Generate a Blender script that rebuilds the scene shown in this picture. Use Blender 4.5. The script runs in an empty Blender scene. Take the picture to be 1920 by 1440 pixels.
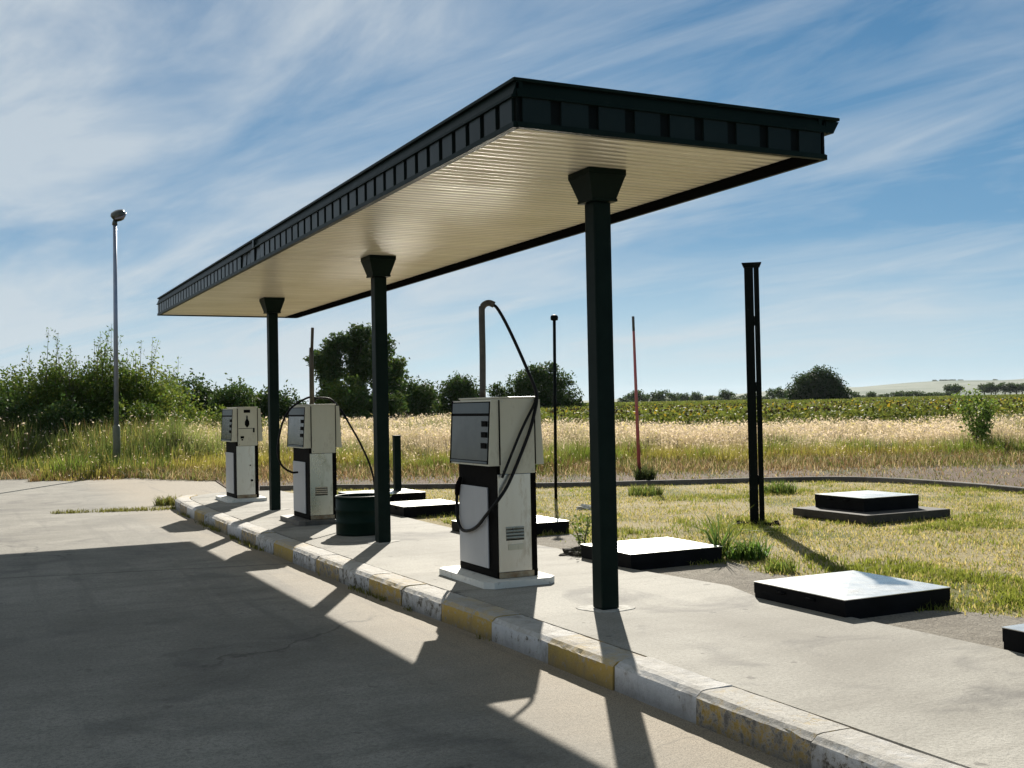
import bpy, bmesh, math, random
import numpy as np
from mathutils import Vector, Matrix

S = bpy.context.scene
COL = S.collection
R = math.radians
random.seed(7)

# ------------------------------------------------------------------ camera
F, PIT, ROL, YAW = 2081.45, 0.0206495, -0.0195479, 0.4583592
CAM = np.array([-4.33174, -7.24985, 1.53670])
fw = np.array([math.sin(YAW)*math.cos(PIT), math.cos(YAW)*math.cos(PIT), math.sin(PIT)])
rt = np.array([math.cos(YAW), -math.sin(YAW), 0.0])
up = np.cross(rt, fw)
c_, s_ = math.cos(ROL), math.sin(ROL)
rr, uu = rt*c_ + up*s_, -rt*s_ + up*c_
cam_d = bpy.data.cameras.new("camera")
cam_d.sensor_width = 36; cam_d.lens = 36*F/1920
cam_d.clip_start = 0.1; cam_d.clip_end = 20000
cam = bpy.data.objects.new("camera", cam_d); COL.objects.link(cam)
M = Matrix.Identity(4)
for i in range(3):
    M[i][0] = rr[i]; M[i][1] = uu[i]; M[i][2] = -fw[i]; M[i][3] = CAM[i]
cam.matrix_world = M
S.camera = cam
FH = np.array([math.sin(YAW), math.cos(YAW)])        # horizontal view axis
RH = np.array([math.cos(YAW), -math.sin(YAW)])

def dep(x, y):
    return (x-CAM[0])*FH[0] + (y-CAM[1])*FH[1]
def place(px, d):
    """ground position seen in picture column px at d metres along the view axis"""
    s = d*(px-960)/F
    return CAM[0]+FH[0]*d+RH[0]*s, CAM[1]+FH[1]*d+RH[1]*s
def smooth(a, b, t):
    t = np.clip((t-a)/(b-a), 0, 1); return t*t*(3-2*t)
def terr(d):
    d = np.asarray(d, float)
    return -0.22 + 0.09*smooth(29.5, 35, d) + 0.0036*np.clip(d-45, 0, 340)
def terr_xy(x, y): return terr(dep(x, y))

# ------------------------------------------------------------------ light
S.view_settings.view_transform = 'Standard'; S.view_settings.look = 'None'
S.view_settings.exposure = 0.92; S.view_settings.gamma = 1.0
AZ, EL = R(28.6), R(29.0)
sv = Vector((math.sin(AZ)*math.cos(EL), math.cos(AZ)*math.cos(EL), math.sin(EL)))
sl = bpy.data.lights.new("sun", 'SUN'); sl.energy = 5.0; sl.angle = R(0.5); sl.color = (1, 0.945, 0.84)
sun = bpy.data.objects.new("sun", sl); COL.objects.link(sun)
sun.rotation_euler = (-sv).to_track_quat('-Z', 'Y').to_euler()
sun.location = (0, 0, 30)

w = bpy.data.worlds.new("World"); S.world = w; w.use_nodes = True
nt = w.node_tree; nt.nodes.clear()
def N(nt, t, **k):
    n = nt.nodes.new(t)
    for a, b in k.items(): setattr(n, a, b)
    return n
def L(nt, a, b): nt.links.new(a, b)
def math_(nt, op, a, b=None, clamp=False):
    n = N(nt, 'ShaderNodeMath', operation=op); n.use_clamp = clamp
    for i, v in enumerate((a, b)):
        if v is None: continue
        if isinstance(v, (int, float)): n.inputs[i].default_value = v
        else: L(nt, v, n.inputs[i])
    return n.outputs[0]
def mixc(nt, fac, a, b, mode='MIX'):
    n = N(nt, 'ShaderNodeMix', data_type='RGBA', blend_type=mode)
    for s, v in ((n.inputs['Factor'], fac), (n.inputs[6], a), (n.inputs[7], b)):
        if isinstance(v, (int, float)): s.default_value = v
        elif isinstance(v, tuple): s.default_value = (v+(1,))[:4]
        else: L(nt, v, s)
    return n.outputs[2]
def ramp(nt, v, stops):
    n = N(nt, 'ShaderNodeValToRGB'); cr = n.color_ramp
    while len(cr.elements) < len(stops): cr.elements.new(0.5)
    for e, (p, c) in zip(cr.elements, stops):
        e.position = p; e.color = (c, c, c, 1) if isinstance(c, (int, float)) else (c+(1,))[:4]
    if v is not None: L(nt, v, n.inputs[0])
    return n.outputs[0]
def noise(nt, vec, scale, detail=4, rough=0.55, dist=0.0):
    n = N(nt, 'ShaderNodeTexNoise'); n.inputs['Scale'].default_value = scale
    n.inputs['Detail'].default_value = detail; n.inputs['Roughness'].default_value = rough
    n.inputs['Distortion'].default_value = dist
    if vec is not None: L(nt, vec, n.inputs['Vector'])
    return n.outputs[0]
def mapping(nt, vec, loc=(0,0,0), rot=(0,0,0), scale=(1,1,1)):
    n = N(nt, 'ShaderNodeMapping')
    n.inputs['Location'].default_value = loc; n.inputs['Rotation'].default_value = rot; n.inputs['Scale'].default_value = scale
    L(nt, vec, n.inputs['Vector']); return n.outputs[0]

sky = N(nt, 'ShaderNodeTexSky', sky_type='NISHITA'); sky.sun_disc = False
sky.sun_elevation = EL; sky.sun_rotation = AZ; sky.altitude = 150; sky.air_density = 1.0; sky.dust_density = 0.6; sky.ozone_density = 2.5
tc = N(nt, 'ShaderNodeTexCoord')
sep = N(nt, 'ShaderNodeSeparateXYZ'); L(nt, tc.outputs['Generated'], sep.inputs[0])
zc = math_(nt, 'ADD', math_(nt, 'MAXIMUM', sep.outputs[2], 0.0), 0.16)
cmb = N(nt, 'ShaderNodeCombineXYZ')
L(nt, math_(nt, 'DIVIDE', sep.outputs[0], zc), cmb.inputs[0]); L(nt, math_(nt, 'DIVIDE', sep.outputs[1], zc), cmb.inputs[1])
pv = cmb.outputs[0]
pr1 = mapping(nt, pv, rot=(0, 0, R(-112)))
wisp = noise(nt, mapping(nt, pr1, (0.3, 0.1, 0), scale=(0.50, 1.35, 1)), 1.7, 9, 0.60, 0.8)
broad = noise(nt, mapping(nt, pr1, (2.7, 0.9, 0), scale=(0.7, 1.15, 1)), 0.95, 4, 0.55, 0.5)
cl = math_(nt, 'ADD', math_(nt, 'MULTIPLY', wisp, 0.75), math_(nt, 'MULTIPLY', broad, 0.42))
side = N(nt, 'ShaderNodeVectorMath', operation='DOT_PRODUCT'); L(nt, tc.outputs['Generated'], side.inputs[0]); side.inputs[1].default_value = (-0.9, 0.42, 0)
cl = math_(nt, 'ADD', cl, math_(nt, 'MULTIPLY', side.outputs['Value'], 0.18))   # the veil of cirrus is thicker to the north-west
clf = ramp(nt, cl, [(0.455, 0.0), (0.60, 0.40), (0.74, 0.95)])
# base sky: the Nishita sky evened out towards a clear summer blue, paler towards the horizon
elev = ramp(nt, sep.outputs[2], [(0.0, (3.3, 3.6, 3.8)), (0.05, (2.6, 3.05, 3.4)), (0.15, (0.80, 1.60, 2.42)), (0.34, (0.20, 0.86, 1.68)), (0.5, (0.62, 0.80, 0.98)), (1.0, (0.78, 0.80, 0.80))])
skyc = mixc(nt, 0.95, sky.outputs[0], elev)
skyc = mixc(nt, 1.0, skyc, (0.80, 0.98, 1.08), 'MULTIPLY')
CLOUD = (3.4, 3.7, 3.9)
c1 = mixc(nt, math_(nt, 'MULTIPLY', clf, 0.80), skyc, CLOUD)
c2 = c1
bg = N(nt, 'ShaderNodeBackground'); bg.inputs['Strength'].default_value = 0.10
L(nt, c2, bg.inputs['Color'])
wo = N(nt, 'ShaderNodeOutputWorld'); L(nt, bg.outputs[0], wo.inputs['Surface'])

# ------------------------------------------------------------------ materials
def newmat(name):
    m = bpy.data.materials.new(name); m.use_nodes = True
    nt = m.node_tree; nt.nodes.clear()
    out = N(nt, 'ShaderNodeOutputMaterial'); b = N(nt, 'ShaderNodeBsdfPrincipled')
    L(nt, b.outputs[0], out.inputs['Surface'])
    return m, nt, b, out
def setc(nt, sock, v):
    if isinstance(v, tuple): sock.default_value = (v+(1,))[:4]
    elif isinstance(v, (int, float)): sock.default_value = v
    else: L(nt, v, sock)
def wpos(nt): return N(nt, 'ShaderNodeNewGeometry').outputs['Position']
def opos(nt): return N(nt, 'ShaderNodeTexCoord').outputs['Object']
def bump(nt, b, h, strength=0.3, dist=0.01):
    n = N(nt, 'ShaderNodeBump'); n.inputs['Strength'].default_value = strength; n.inputs['Distance'].default_value = dist
    L(nt, h, n.inputs['Height']); L(nt, n.outputs[0], b.inputs['Normal'])
def pmat(name, c1, c2, scale=6, rough=0.5, metallic=0.0, spots=None, spotscale=12, spotcut=(0.62, 0.72), bumps=0.0, stretch=(1,1,1), spec=0.5, rvar=0.15):
    """paint / metal / stone with mottling, optional wear spots and fine bump"""
    m, nt, b, out = newmat(name)
    p = mapping(nt, opos(nt), scale=stretch)
    n1 = noise(nt, p, scale, 6, 0.6)
    col = mixc(nt, ramp(nt, n1, [(0.3, 0.0), (0.7, 1.0)]), c1, c2)
    if spots:
        n2 = noise(nt, p, spotscale, 8, 0.7)
        col = mixc(nt, ramp(nt, n2, [(spotcut[0], 0.0), (spotcut[1], 1.0)]), col, spots)
    setc(nt, b.inputs['Base Color'], col)
    n3 = noise(nt, p, scale*2.3, 4)
    L(nt, math_(nt, 'ADD', math_(nt, 'MULTIPLY', n3, rvar), rough-rvar/2), b.inputs['Roughness'])
    b.inputs['Metallic'].default_value = metallic
    b.inputs['Specular IOR Level'].default_value = spec
    if bumps: bump(nt, b, noise(nt, p, scale*8, 5), bumps, 0.004)
    return m
def foliage(name, c, trans=0.42, rough=0.6, use_tint=True, tcol=None):
    m, nt, b, out = newmat(name)
    a = N(nt, 'ShaderNodeVertexColor'); a.layer_name = 'tint'
    col = mixc(nt, 1.0, c, a.outputs[0], 'MULTIPLY') if use_tint else c
    setc(nt, b.inputs['Base Color'], col); b.inputs['Roughness'].default_value = rough
    b.inputs['Specular IOR Level'].default_value = 0.10
    t = N(nt, 'ShaderNodeBsdfTranslucent')
    tc_ = mixc(nt, 1.0, col, tcol or (1.1, 1.06, 0.85), 'MULTIPLY'); L(nt, tc_, t.inputs[0])
    mx = N(nt, 'ShaderNodeMixShader'); mx.inputs[0].default_value = trans
    L(nt, b.outputs[0], mx.inputs[1]); L(nt, t.outputs[0], mx.inputs[2]); L(nt, mx.outputs[0], out.inputs['Surface'])
    return m

def concrete(name, c1, c2, cd, joints=None, crack=0.0, stain=0.5):
    m, nt, b, out = newmat(name)
    p = wpos(nt)
    big = noise(nt, p, 0.35, 6, 0.6, 0.4); mid = noise(nt, p, 2.2, 8, 0.65); fine = noise(nt, p, 42, 4, 0.7)
    col = mixc(nt, ramp(nt, mid, [(0.3, 0.0), (0.72, 1.0)]), c1, c2)
    col = mixc(nt, math_(nt, 'MULTIPLY', ramp(nt, big, [(0.42, 0.0), (0.68, 1.0)]), stain), col, cd)
    streak = noise(nt, mapping(nt, p, rot=(0, 0, R(8)), scale=(0.5, 3.2, 1)), 1.3, 7, 0.7)
    col = mixc(nt, math_(nt, 'MULTIPLY', ramp(nt, streak, [(0.50, 0.0), (0.68, 1.0)]), 0.55*stain), col, cd)
    col = mixc(nt, ramp(nt, fine, [(0.36, 0.5), (0.52, 0.0)]), col, (c1[0]*0.5, c1[1]*0.5, c1[2]*0.48))
    col = mixc(nt, ramp(nt, fine, [(0.55, 0.0), (0.75, 0.3)]), col, (c2[0]*1.25, c2[1]*1.25, c2[2]*1.25))
    h = fine
    grit = noise(nt, p, 130, 3, 0.8)
    col = mixc(nt, ramp(nt, grit, [(0.33, 0.85), (0.48, 0.0)]), col, (c1[0]*0.35, c1[1]*0.34, c1[2]*0.32))
    oil = noise(nt, mapping(nt, p, (3.1, 8.4, 0)), 0.9, 5, 0.55, 0.8)
    col = mixc(nt, math_(nt, 'MULTIPLY', ramp(nt, oil, [(0.56, 0.0), (0.66, 0.6)]), stain), col, (0.06, 0.055, 0.05))
    drip = noise(nt, p, 6.5, 2, 0.4)
    col = mixc(nt, math_(nt, 'MULTIPLY', ramp(nt, drip, [(0.70, 0.0), (0.73, 0.6)]), stain), col, (0.07, 0.06, 0.05))
    if joints:
        sp0 = N(nt, 'ShaderNodeSeparateXYZ'); L(nt, p, sp0.inputs[0])
        sx = math_(nt, 'ADD', sp0.outputs[0], math_(nt, 'MULTIPLY', noise(nt, p, 1.8, 6, 0.7), 0.9))
        mr = N(nt, 'ShaderNodeMapRange'); mr.inputs['From Min'].default_value = -1.5; mr.inputs['From Max'].default_value = -0.55; L(nt, sx, mr.inputs['Value'])
        sand = mixc(nt, ramp(nt, grit, [(0.35, 0.0), (0.62, 1.0)]), (0.11, 0.085, 0.055), (0.36, 0.30, 0.22))
        col = mixc(nt, math_(nt, 'MULTIPLY', mr.outputs[0], 0.85), col, sand)             # grit washed up against the kerb
        tyre = noise(nt, mapping(nt, p, rot=(0, 0, 0), scale=(2.6, 0.12, 1)), 1.5, 4, 0.6)
        col = mixc(nt, ramp(nt, tyre, [(0.56, 0.0), (0.72, 0.4)]), col, (0.09, 0.083, 0.072))
    if crack:
        v = N(nt, 'ShaderNodeTexVoronoi', feature='DISTANCE_TO_EDGE'); v.inputs['Scale'].default_value = crack
        wv = N(nt, 'ShaderNodeVectorMath', operation='ADD')
        nn = N(nt, 'ShaderNodeTexNoise'); nn.inputs['Scale'].default_value = 1.6; nn.inputs['Detail'].default_value = 5
        L(nt, p, nn.inputs['Vector'])
        sc = N(nt, 'ShaderNodeVectorMath', operation='SCALE'); sc.inputs['Scale'].default_value = 1.1; L(nt, nn.outputs[1], sc.inputs[0])
        L(nt, p, wv.inputs[0]); L(nt, sc.outputs[0], wv.inputs[1]); L(nt, wv.outputs[0], v.inputs['Vector'])
        keep = ramp(nt, noise(nt, p, 0.3, 2), [(0.5, 0.0), (0.56, 1.0)])
        cf = math_(nt, 'MULTIPLY', ramp(nt, v.outputs[0], [(0.0, 1.0), (0.006, 0.0)]), keep)
        col = mixc(nt, math_(nt, 'MULTIPLY', cf, 0.75), col, (0.05, 0.045, 0.035))
    if joints:
        sp = N(nt, 'ShaderNodeSeparateXYZ'); L(nt, p, sp.inputs[0])
        wob = math_(nt, 'MULTIPLY', noise(nt, p, 3.0, 4), 0.08)
        for (a, bq, c0, per, wd) in joints:
            u = math_(nt, 'ADD', math_(nt, 'ADD', math_(nt, 'MULTIPLY', sp.outputs[0], a), math_(nt, 'MULTIPLY', sp.outputs[1], bq)), wob)
            fr = math_(nt, 'PINGPONG', math_(nt, 'SUBTRACT', u, c0), per/2)
            jf = ramp(nt, math_(nt, 'DIVIDE', fr, wd), [(0.0, 0.85), (1.0, 0.0)])
            col = mixc(nt, jf, col, (0.06, 0.055, 0.04))
    setc(nt, b.inputs['Base Color'], col); b.inputs['Roughness'].default_value = 0.85
    b.inputs['Specular IOR Level'].default_value = 0.3
    bump(nt, b, math_(nt, 'ADD', h, math_(nt, 'MULTIPLY', mid, 1.5)), 0.55, 0.008)
    return m

MT = {}
MT['green'] = pmat('dark green paint', (0.004, 0.010, 0.008), (0.007, 0.015, 0.012), 5, 0.45, 0, (0.02, 0.026, 0.022), 30, (0.66, 0.76), spec=0.06)
MT['black'] = pmat('black green paint', (0.003, 0.005, 0.0045), (0.006, 0.008, 0.007), 5, 0.5, spec=0.05)
MT['matt'] = pmat('matt black lining', (0.003, 0.003, 0.003), (0.006, 0.006, 0.006), 5, 0.9, spec=0.0)
MT['fpanel'] = pmat('green fascia sheet', (0.009, 0.015, 0.0135), (0.013, 0.021, 0.019), 3, 0.32, 0, (0.016, 0.022, 0.02), 14, (0.62, 0.74), spec=0.1)
MT['rubber'] = pmat('black rubber', (0.006, 0.006, 0.006), (0.012, 0.012, 0.012), 20, 0.6, spec=0.15)
MT['cream'] = pmat('cream enamel', (0.52, 0.48, 0.35), (0.61, 0.57, 0.44), 4, 0.4, 0, (0.33, 0.27, 0.17), 8, (0.56, 0.78), stretch=(1, 1, 0.35))
MT['steel'] = pmat('brushed steel', (0.60, 0.57, 0.49), (0.72, 0.70, 0.63), 3, 0.33, 0.88, (0.34, 0.26, 0.15), 6, (0.54, 0.74), stretch=(1, 1, 0.3))
MT['steel_dull'] = pmat('stained steel', (0.50, 0.49, 0.40), (0.62, 0.60, 0.52), 2.5, 0.28, 0.85, (0.26, 0.25, 0.16), 5, (0.52, 0.7), stretch=(1, 1, 0.4))
MT['white'] = pmat('white panel paint', (0.36, 0.36, 0.365), (0.43, 0.43, 0.43), 3, 0.5, 0, (0.40, 0.38, 0.36), 8, (0.62, 0.78), stretch=(1, 1, 0.4))
MT['recess'] = pmat('dark recess', (0.0035, 0.003, 0.003), (0.007, 0.006, 0.005), 9, 0.65, 0, (0.03, 0.018, 0.011), 14, (0.66, 0.76), spec=0.03)
MT['glass'] = pmat('display glass', (0.045, 0.052, 0.05), (0.075, 0.082, 0.074), 3, 0.18, 0, None, spec=0.25)
MT['header'] = pmat('blue grey header', (0.085, 0.105, 0.115), (0.12, 0.14, 0.145), 3, 0.4, spec=0.15)
MT['rust'] = pmat('rusty strip', (0.22, 0.12, 0.05), (0.45, 0.38, 0.26), 14, 0.7, 0.2)
MT['plinth'] = pmat('painted plinth', (0.60, 0.58, 0.52), (0.72, 0.70, 0.64), 5, 0.7, 0, (0.22, 0.19, 0.15), 11, (0.58, 0.7), 0.3)
MT['plinth_dark'] = pmat('oily plinth', (0.05, 0.045, 0.04), (0.12, 0.11, 0.09), 6, 0.6, 0, (0.3, 0.28, 0.24), 9, (0.62, 0.7), 0.3)
MT['pipe'] = pmat('weathered pipe', (0.055, 0.048, 0.038), (0.11, 0.095, 0.075), 10, 0.55, 0.4, (0.18, 0.15, 0.11), 16)
MT['lid'] = pmat('pale galvanised hatch lid', (0.68, 0.67, 0.64), (0.78, 0.77, 0.74), 3, 0.26, 0.72, (0.42, 0.39, 0.34), 6, (0.46, 0.74), rvar=0.12)
MT['frame'] = pmat('black hatch frame', (0.005, 0.005, 0.0055), (0.010, 0.010, 0.011), 7, 0.55, 0, (0.03, 0.027, 0.024), 18, (0.66, 0.76), spec=0.05)
MT['slab'] = pmat('old dark concrete', (0.030, 0.025, 0.020), (0.065, 0.055, 0.043), 7, 0.85, 0, (0.3, 0.27, 0.22), 20, (0.66, 0.74), 0.6)
MT['lamp_pole'] = pmat('grey galvanised pole', (0.20, 0.23, 0.30), (0.28, 0.31, 0.38), 5, 0.4, 0.5, (0.12, 0.13, 0.12), 10)
MT['lamp_base'] = pmat('green painted pole foot', (0.09, 0.10, 0.06), (0.15, 0.15, 0.10), 6, 0.6)
MT['lamp_head'] = pmat('lamp head', (0.05, 0.05, 0.04), (0.10, 0.095, 0.08), 6, 0.3, 0.4)
MT['lamp_bowl'] = pmat('lamp bowl', (0.18, 0.16, 0.2), (0.26, 0.23, 0.26), 6, 0.15)
MT['red'] = pmat('faded red paint', (0.36, 0.055, 0.06), (0.45, 0.12, 0.11), 6, 0.55, 0, (0.35, 0.17, 0.08), 9, (0.52, 0.62), stretch=(1, 1, 0.3))
MT['bin'] = pmat('bottle green paint', (0.004, 0.013, 0.009), (0.006, 0.018, 0.012), 5, 0.5, 0, (0.03, 0.03, 0.02), 16, (0.66, 0.76), spec=0.08)
MT['wood'] = pmat('bark', (0.05, 0.04, 0.03), (0.11, 0.09, 0.065), 8, 0.9)
MT['soil'] = pmat('clod soil', (0.025, 0.022, 0.018), (0.07, 0.06, 0.045), 14, 0.95, 0, (0.05, 0.06, 0.02), 20, (0.55, 0.65), 0.8)
MT['mortar'] = pmat('pale mortar', (0.36, 0.345, 0.31), (0.47, 0.455, 0.415), 9, 0.9, 0, (0.28, 0.265, 0.23), 14, (0.46, 0.58), 0.4)
MT['stone'] = pmat('pale stone', (0.5, 0.48, 0.42), (0.65, 0.62, 0.55), 8, 0.9)
MT['pavement'] = concrete('island concrete', (0.295, 0.278, 0.242), (0.39, 0.368, 0.322), (0.175, 0.16, 0.132), crack=0.0, stain=1.0)
MT['road'] = concrete('forecourt concrete', (0.205, 0.19, 0.16), (0.295, 0.275, 0.235), (0.10, 0.092, 0.076), joints=[(0.23, 1.0, 4.78, 8.25, 0.035)], crack=0.22, stain=0.7)
MT['kerbback'] = concrete('grey kerb concrete', (0.12, 0.105, 0.09), (0.20, 0.18, 0.16), (0.04, 0.035, 0.03), stain=0.9)

def kerbmat(name, c, side_wear):
    m, nt, b, out = newmat(name)
    g = N(nt, 'ShaderNodeNewGeometry'); p = g.outputs['Position']
    sp = N(nt, 'ShaderNodeSeparateXYZ'); L(nt, g.outputs['Normal'], sp.inputs[0])
    rnd = N(nt, 'ShaderNodeObjectInfo').outputs['Random']
    off = math_(nt, 'MULTIPLY', math_(nt, 'SUBTRACT', rnd, 0.68), 0.14)
    n1 = noise(nt, p, 5, 8, 0.7); n2 = math_(nt, 'ADD', noise(nt, p, 15, 9, 0.78), off); n3 = math_(nt, 'ADD', noise(nt, p, 60, 4, 0.7), math_(nt, 'MULTIPLY', off, -0.5))
    grime = noise(nt, mapping(nt, p, scale=(1, 1, 0.5)), 3.2, 6, 0.7)
    paint = mixc(nt, ramp(nt, n1, [(0.35, 0.0), (0.7, 1.0)]), c, (c[0]*0.8, c[1]*0.78, c[2]*0.75))
    bare = mixc(nt, n2, (0.30, 0.28, 0.25), (0.46, 0.43, 0.38))
    dirt = (0.055, 0.045, 0.035)
    topw = ramp(nt, sp.outputs[2], [(0.55, 0.0), (0.9, 1.0)])           # traffic rubs the paint off the tops
    wear = math_(nt, 'ADD', ramp(nt, n2, [(0.48, 0.0), (0.56, 1.0)]), math_(nt, 'MULTIPLY', topw, ramp(nt, n1, [(0.25, 0.35), (0.6, 1.0)])), clamp=True)
    col = mixc(nt, wear, paint, bare)
    chips = math_(nt, 'MULTIPLY', ramp(nt, n2, [(0.55, 0.0), (0.60, 1.0)]), math_(nt, 'SUBTRACT', 1.0, topw))
    col = mixc(nt, math_(nt, 'MULTIPLY', chips, side_wear), col, dirt)
    col = mixc(nt, ramp(nt, n3, [(0.3, 0.5), (0.45, 0.0)]), col, dirt)
    sz = N(nt, 'ShaderNodeSeparateXYZ'); L(nt, p, sz.inputs[0])
    low = N(nt, 'ShaderNodeMapRange'); low.inputs['From Min'].default_value = -0.03; low.inputs['From Max'].default_value = -0.15; L(nt, math_(nt, 'ADD', sz.outputs[2], math_(nt, 'MULTIPLY', math_(nt, 'SUBTRACT', n1, 0.5), 0.22)), low.inputs['Value'])
    col = mixc(nt, math_(nt, 'MULTIPLY', low.outputs[0], 0.65), col, (0.07, 0.06, 0.045))           # splashed dirt along the foot
    col = mixc(nt, ramp(nt, grime, [(0.54, 0.0), (0.72, 0.7)]), col, (0.13, 0.115, 0.095))
    setc(nt, b.inputs['Base Color'], col); b.inputs['Roughness'].default_value = 0.85
    bump(nt, b, n2, 0.9, 0.016)
    return m
MT['kerb_y'] = kerbmat('yellow kerb paint', (0.50, 0.335, 0.075), 0.75)
MT['kerb_w'] = kerbmat('white kerb paint', (0.62, 0.62, 0.63), 1.0)

def groundmat(name, cols, greens=None):
    m, nt, b, out = newmat(name); p = wpos(nt)
    a = noise(nt, p, 0.6, 8, 0.65, 0.4); f = noise(nt, p, 9, 8, 0.75); g = noise(nt, p, 55, 3, 0.7)
    col = mixc(nt, ramp(nt, a, [(0.35, 0.0), (0.65, 1.0)]), cols[0], cols[1])
    col = mixc(nt, ramp(nt, f, [(0.45, 0.0), (0.68, 0.8)]), col, cols[2])
    col = mixc(nt, ramp(nt, g, [(0.32, 0.6), (0.5, 0.0)]), col, tuple(x*0.35 for x in cols[0]))
    col = mixc(nt, ramp(nt, g, [(0.58, 0.0), (0.72, 0.5)]), col, tuple(min(1, x*1.5) for x in cols[1]))
    if greens:
        q = noise(nt, p, greens[1], 5, 0.6)
        col = mixc(nt, ramp(nt, q, [(greens[2], 0.0), (greens[2]+0.12, 0.85)]), col, greens[0])
    setc(nt, b.inputs['Base Color'], col); b.inputs['Roughness'].default_value = 0.95; b.inputs['Specular IOR Level'].default_value = 0.15
    bump(nt, b, math_(nt, 'ADD', f, g), 0.8, 0.03)
    return m
MT['ground'] = groundmat('dry field ground', [(0.12, 0.092, 0.055), (0.165, 0.13, 0.075), (0.08, 0.075, 0.03)], ((0.07, 0.085, 0.02), 0.05, 0.45))
MT['lawn'] = groundmat('dry lawn soil', [(0.33, 0.27, 0.145), (0.41, 0.335, 0.19), (0.22, 0.20, 0.085)], ((0.12, 0.13, 0.035), 0.5, 0.5))
MT['gravel'] = groundmat('pinkish gravel', [(0.135, 0.092, 0.062), (0.20, 0.148, 0.112), (0.07, 0.048, 0.032)], ((0.09, 0.09, 0.035), 0.5, 0.52))
MT['dirt'] = groundmat('bare grey dirt', [(0.23, 0.205, 0.17), (0.33, 0.30, 0.25), (0.16, 0.14, 0.115)])
MT['hill'] = groundmat('hill', [(0.17, 0.19, 0.14), (0.21, 0.22, 0.17), (0.12, 0.15, 0.10)], ((0.08, 0.11, 0.07), 0.006, 0.48))
def soffitmat():
    m, nt, b, out = newmat('cream soffit planks')
    a = N(nt, 'ShaderNodeVertexColor'); a.layer_name = 'tint'
    p = wpos(nt)
    n1 = noise(nt, mapping(nt, p, scale=(0.5, 6, 1)), 1.6, 7, 0.7); n2 = noise(nt, p, 0.8, 5, 0.6)
    col = mixc(nt, ramp(nt, n1, [(0.42, 0.0), (0.75, 0.55)]), (0.83, 0.775, 0.635), (0.64, 0.58, 0.45))
    col = mixc(nt, ramp(nt, n2, [(0.48, 0.0), (0.75, 0.5)]), col, (0.52, 0.44, 0.30))
    col = mixc(nt, 1.0, col, a.outputs[0], 'MULTIPLY')
    setc(nt, b.inputs['Base Color'], col); b.inputs['Roughness'].default_value = 0.22
    b.inputs['Specular IOR Level'].default_value = 0.7
    return m
MT['soffit'] = soffitmat()

# ------------------------------------------------------------------ mesh helpers
class MB:
    def __init__(s): s.bm = bmesh.new()
    def box(s, a, b, bev=0.0, rot=None, org=None):
        a, b = Vector(a), Vector(b); c = (a+b)/2; d = b-a
        r = bmesh.ops.create_cube(s.bm, size=1.0)
        vs = r['verts']
        for v in vs: v.co = Vector((v.co.x*d.x, v.co.y*d.y, v.co.z*d.z)) + c
        if bev:
            es = list({e for v in vs for e in v.link_edges})
            q = bmesh.ops.bevel(s.bm, geom=es, offset=bev, segments=2, profile=0.6, affect='EDGES')
            vs = list({v for f in q['faces'] for v in f.verts} | {v for v in vs if v.is_valid})
        if rot is not None:
            bmesh.ops.rotate(s.bm, verts=vs, cent=org or c, matrix=Matrix.Rotation(rot, 3, 'Z'))
        return s
    def prism(s, poly, z0, z1):
        """plan outline extruded from z0 to z1 (ccw)"""
        lo = [s.bm.verts.new((x, y, z0)) for x, y in poly]; hi = [s.bm.verts.new((x, y, z1)) for x, y in poly]
        s.bm.faces.new(hi); s.bm.faces.new(lo[::-1])
        n = len(poly)
        for i in range(n): s.bm.faces.new((lo[i], lo[(i+1) % n], hi[(i+1) % n], hi[i]))
        return s
    def hexa(s, p):
        """eight corners: four bottom (ccw), four top"""
        v = [s.bm.verts.new(q) for q in p]
        for f in ((3,2,1,0), (4,5,6,7), (0,1,5,4), (1,2,6,5), (2,3,7,6), (3,0,4,7)): s.bm.faces.new([v[i] for i in f])
        return s
    def tube(s, pts, rad, n=12, cap=True):
        pts = [Vector(p) for p in pts]
        if isinstance(rad, (int, float)): rad = [rad]*len(pts)
        rings = []; prev = None
        for i, p in enumerate(pts):
            t = (pts[min(i+1, len(pts)-1)]-pts[max(i-1, 0)]).normalized()
            if prev is None:
                a = Vector((0, 0, 1)) if abs(t.z) < 0.9 else Vector((1, 0, 0))
                u = t.cross(a).normalized()
            else:
                u = (prev - t*prev.dot(t)).normalized()
            prev = u; v = t.cross(u)
            rings.append([s.bm.verts.new(p+(u*math.cos(k*2*math.pi/n)+v*math.sin(k*2*math.pi/n))*rad[i]) for k in range(n)])
        for a, b in zip(rings, rings[1:]):
            for k in range(n): s.bm.faces.new((a[k], a[(k+1) % n], b[(k+1) % n], b[k])).smooth = True
        if cap: s.bm.faces.new(rings[0][::-1]); s.bm.faces.new(rings[-1])
        return s
    def lathe(s, prof, c=(0,0,0), n=24, mat=None):
        rings = []
        for r, z in prof:
            rings.append([s.bm.verts.new((r*math.cos(k*2*math.pi/n), r*math.sin(k*2*math.pi/n), z)) for k in range(n)])
        vs = [v for q in rings for v in q]
        for a, b in zip(rings, rings[1:]):
            for k in range(n): s.bm.faces.new((a[k], a[(k+1) % n], b[(k+1) % n], b[k])).smooth = True
        s.bm.faces.new(rings[0][::-1]); s.bm.faces.new(rings[-1])
        for v in vs:
            q = v.co.copy()
            if mat: q = mat @ q
            v.co = q+Vector(c)
        return s
    def build(s, name, m, parent=None):
        bmesh.ops.recalc_face_normals(s.bm, faces=s.bm.faces)
        me = bpy.data.meshes.new(name); s.bm.to_mesh(me); s.bm.free()
        me.materials.append(m)
        o = bpy.data.objects.new(name, me); COL.objects.link(o)
        if parent: o.parent = parent
        return o

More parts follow.
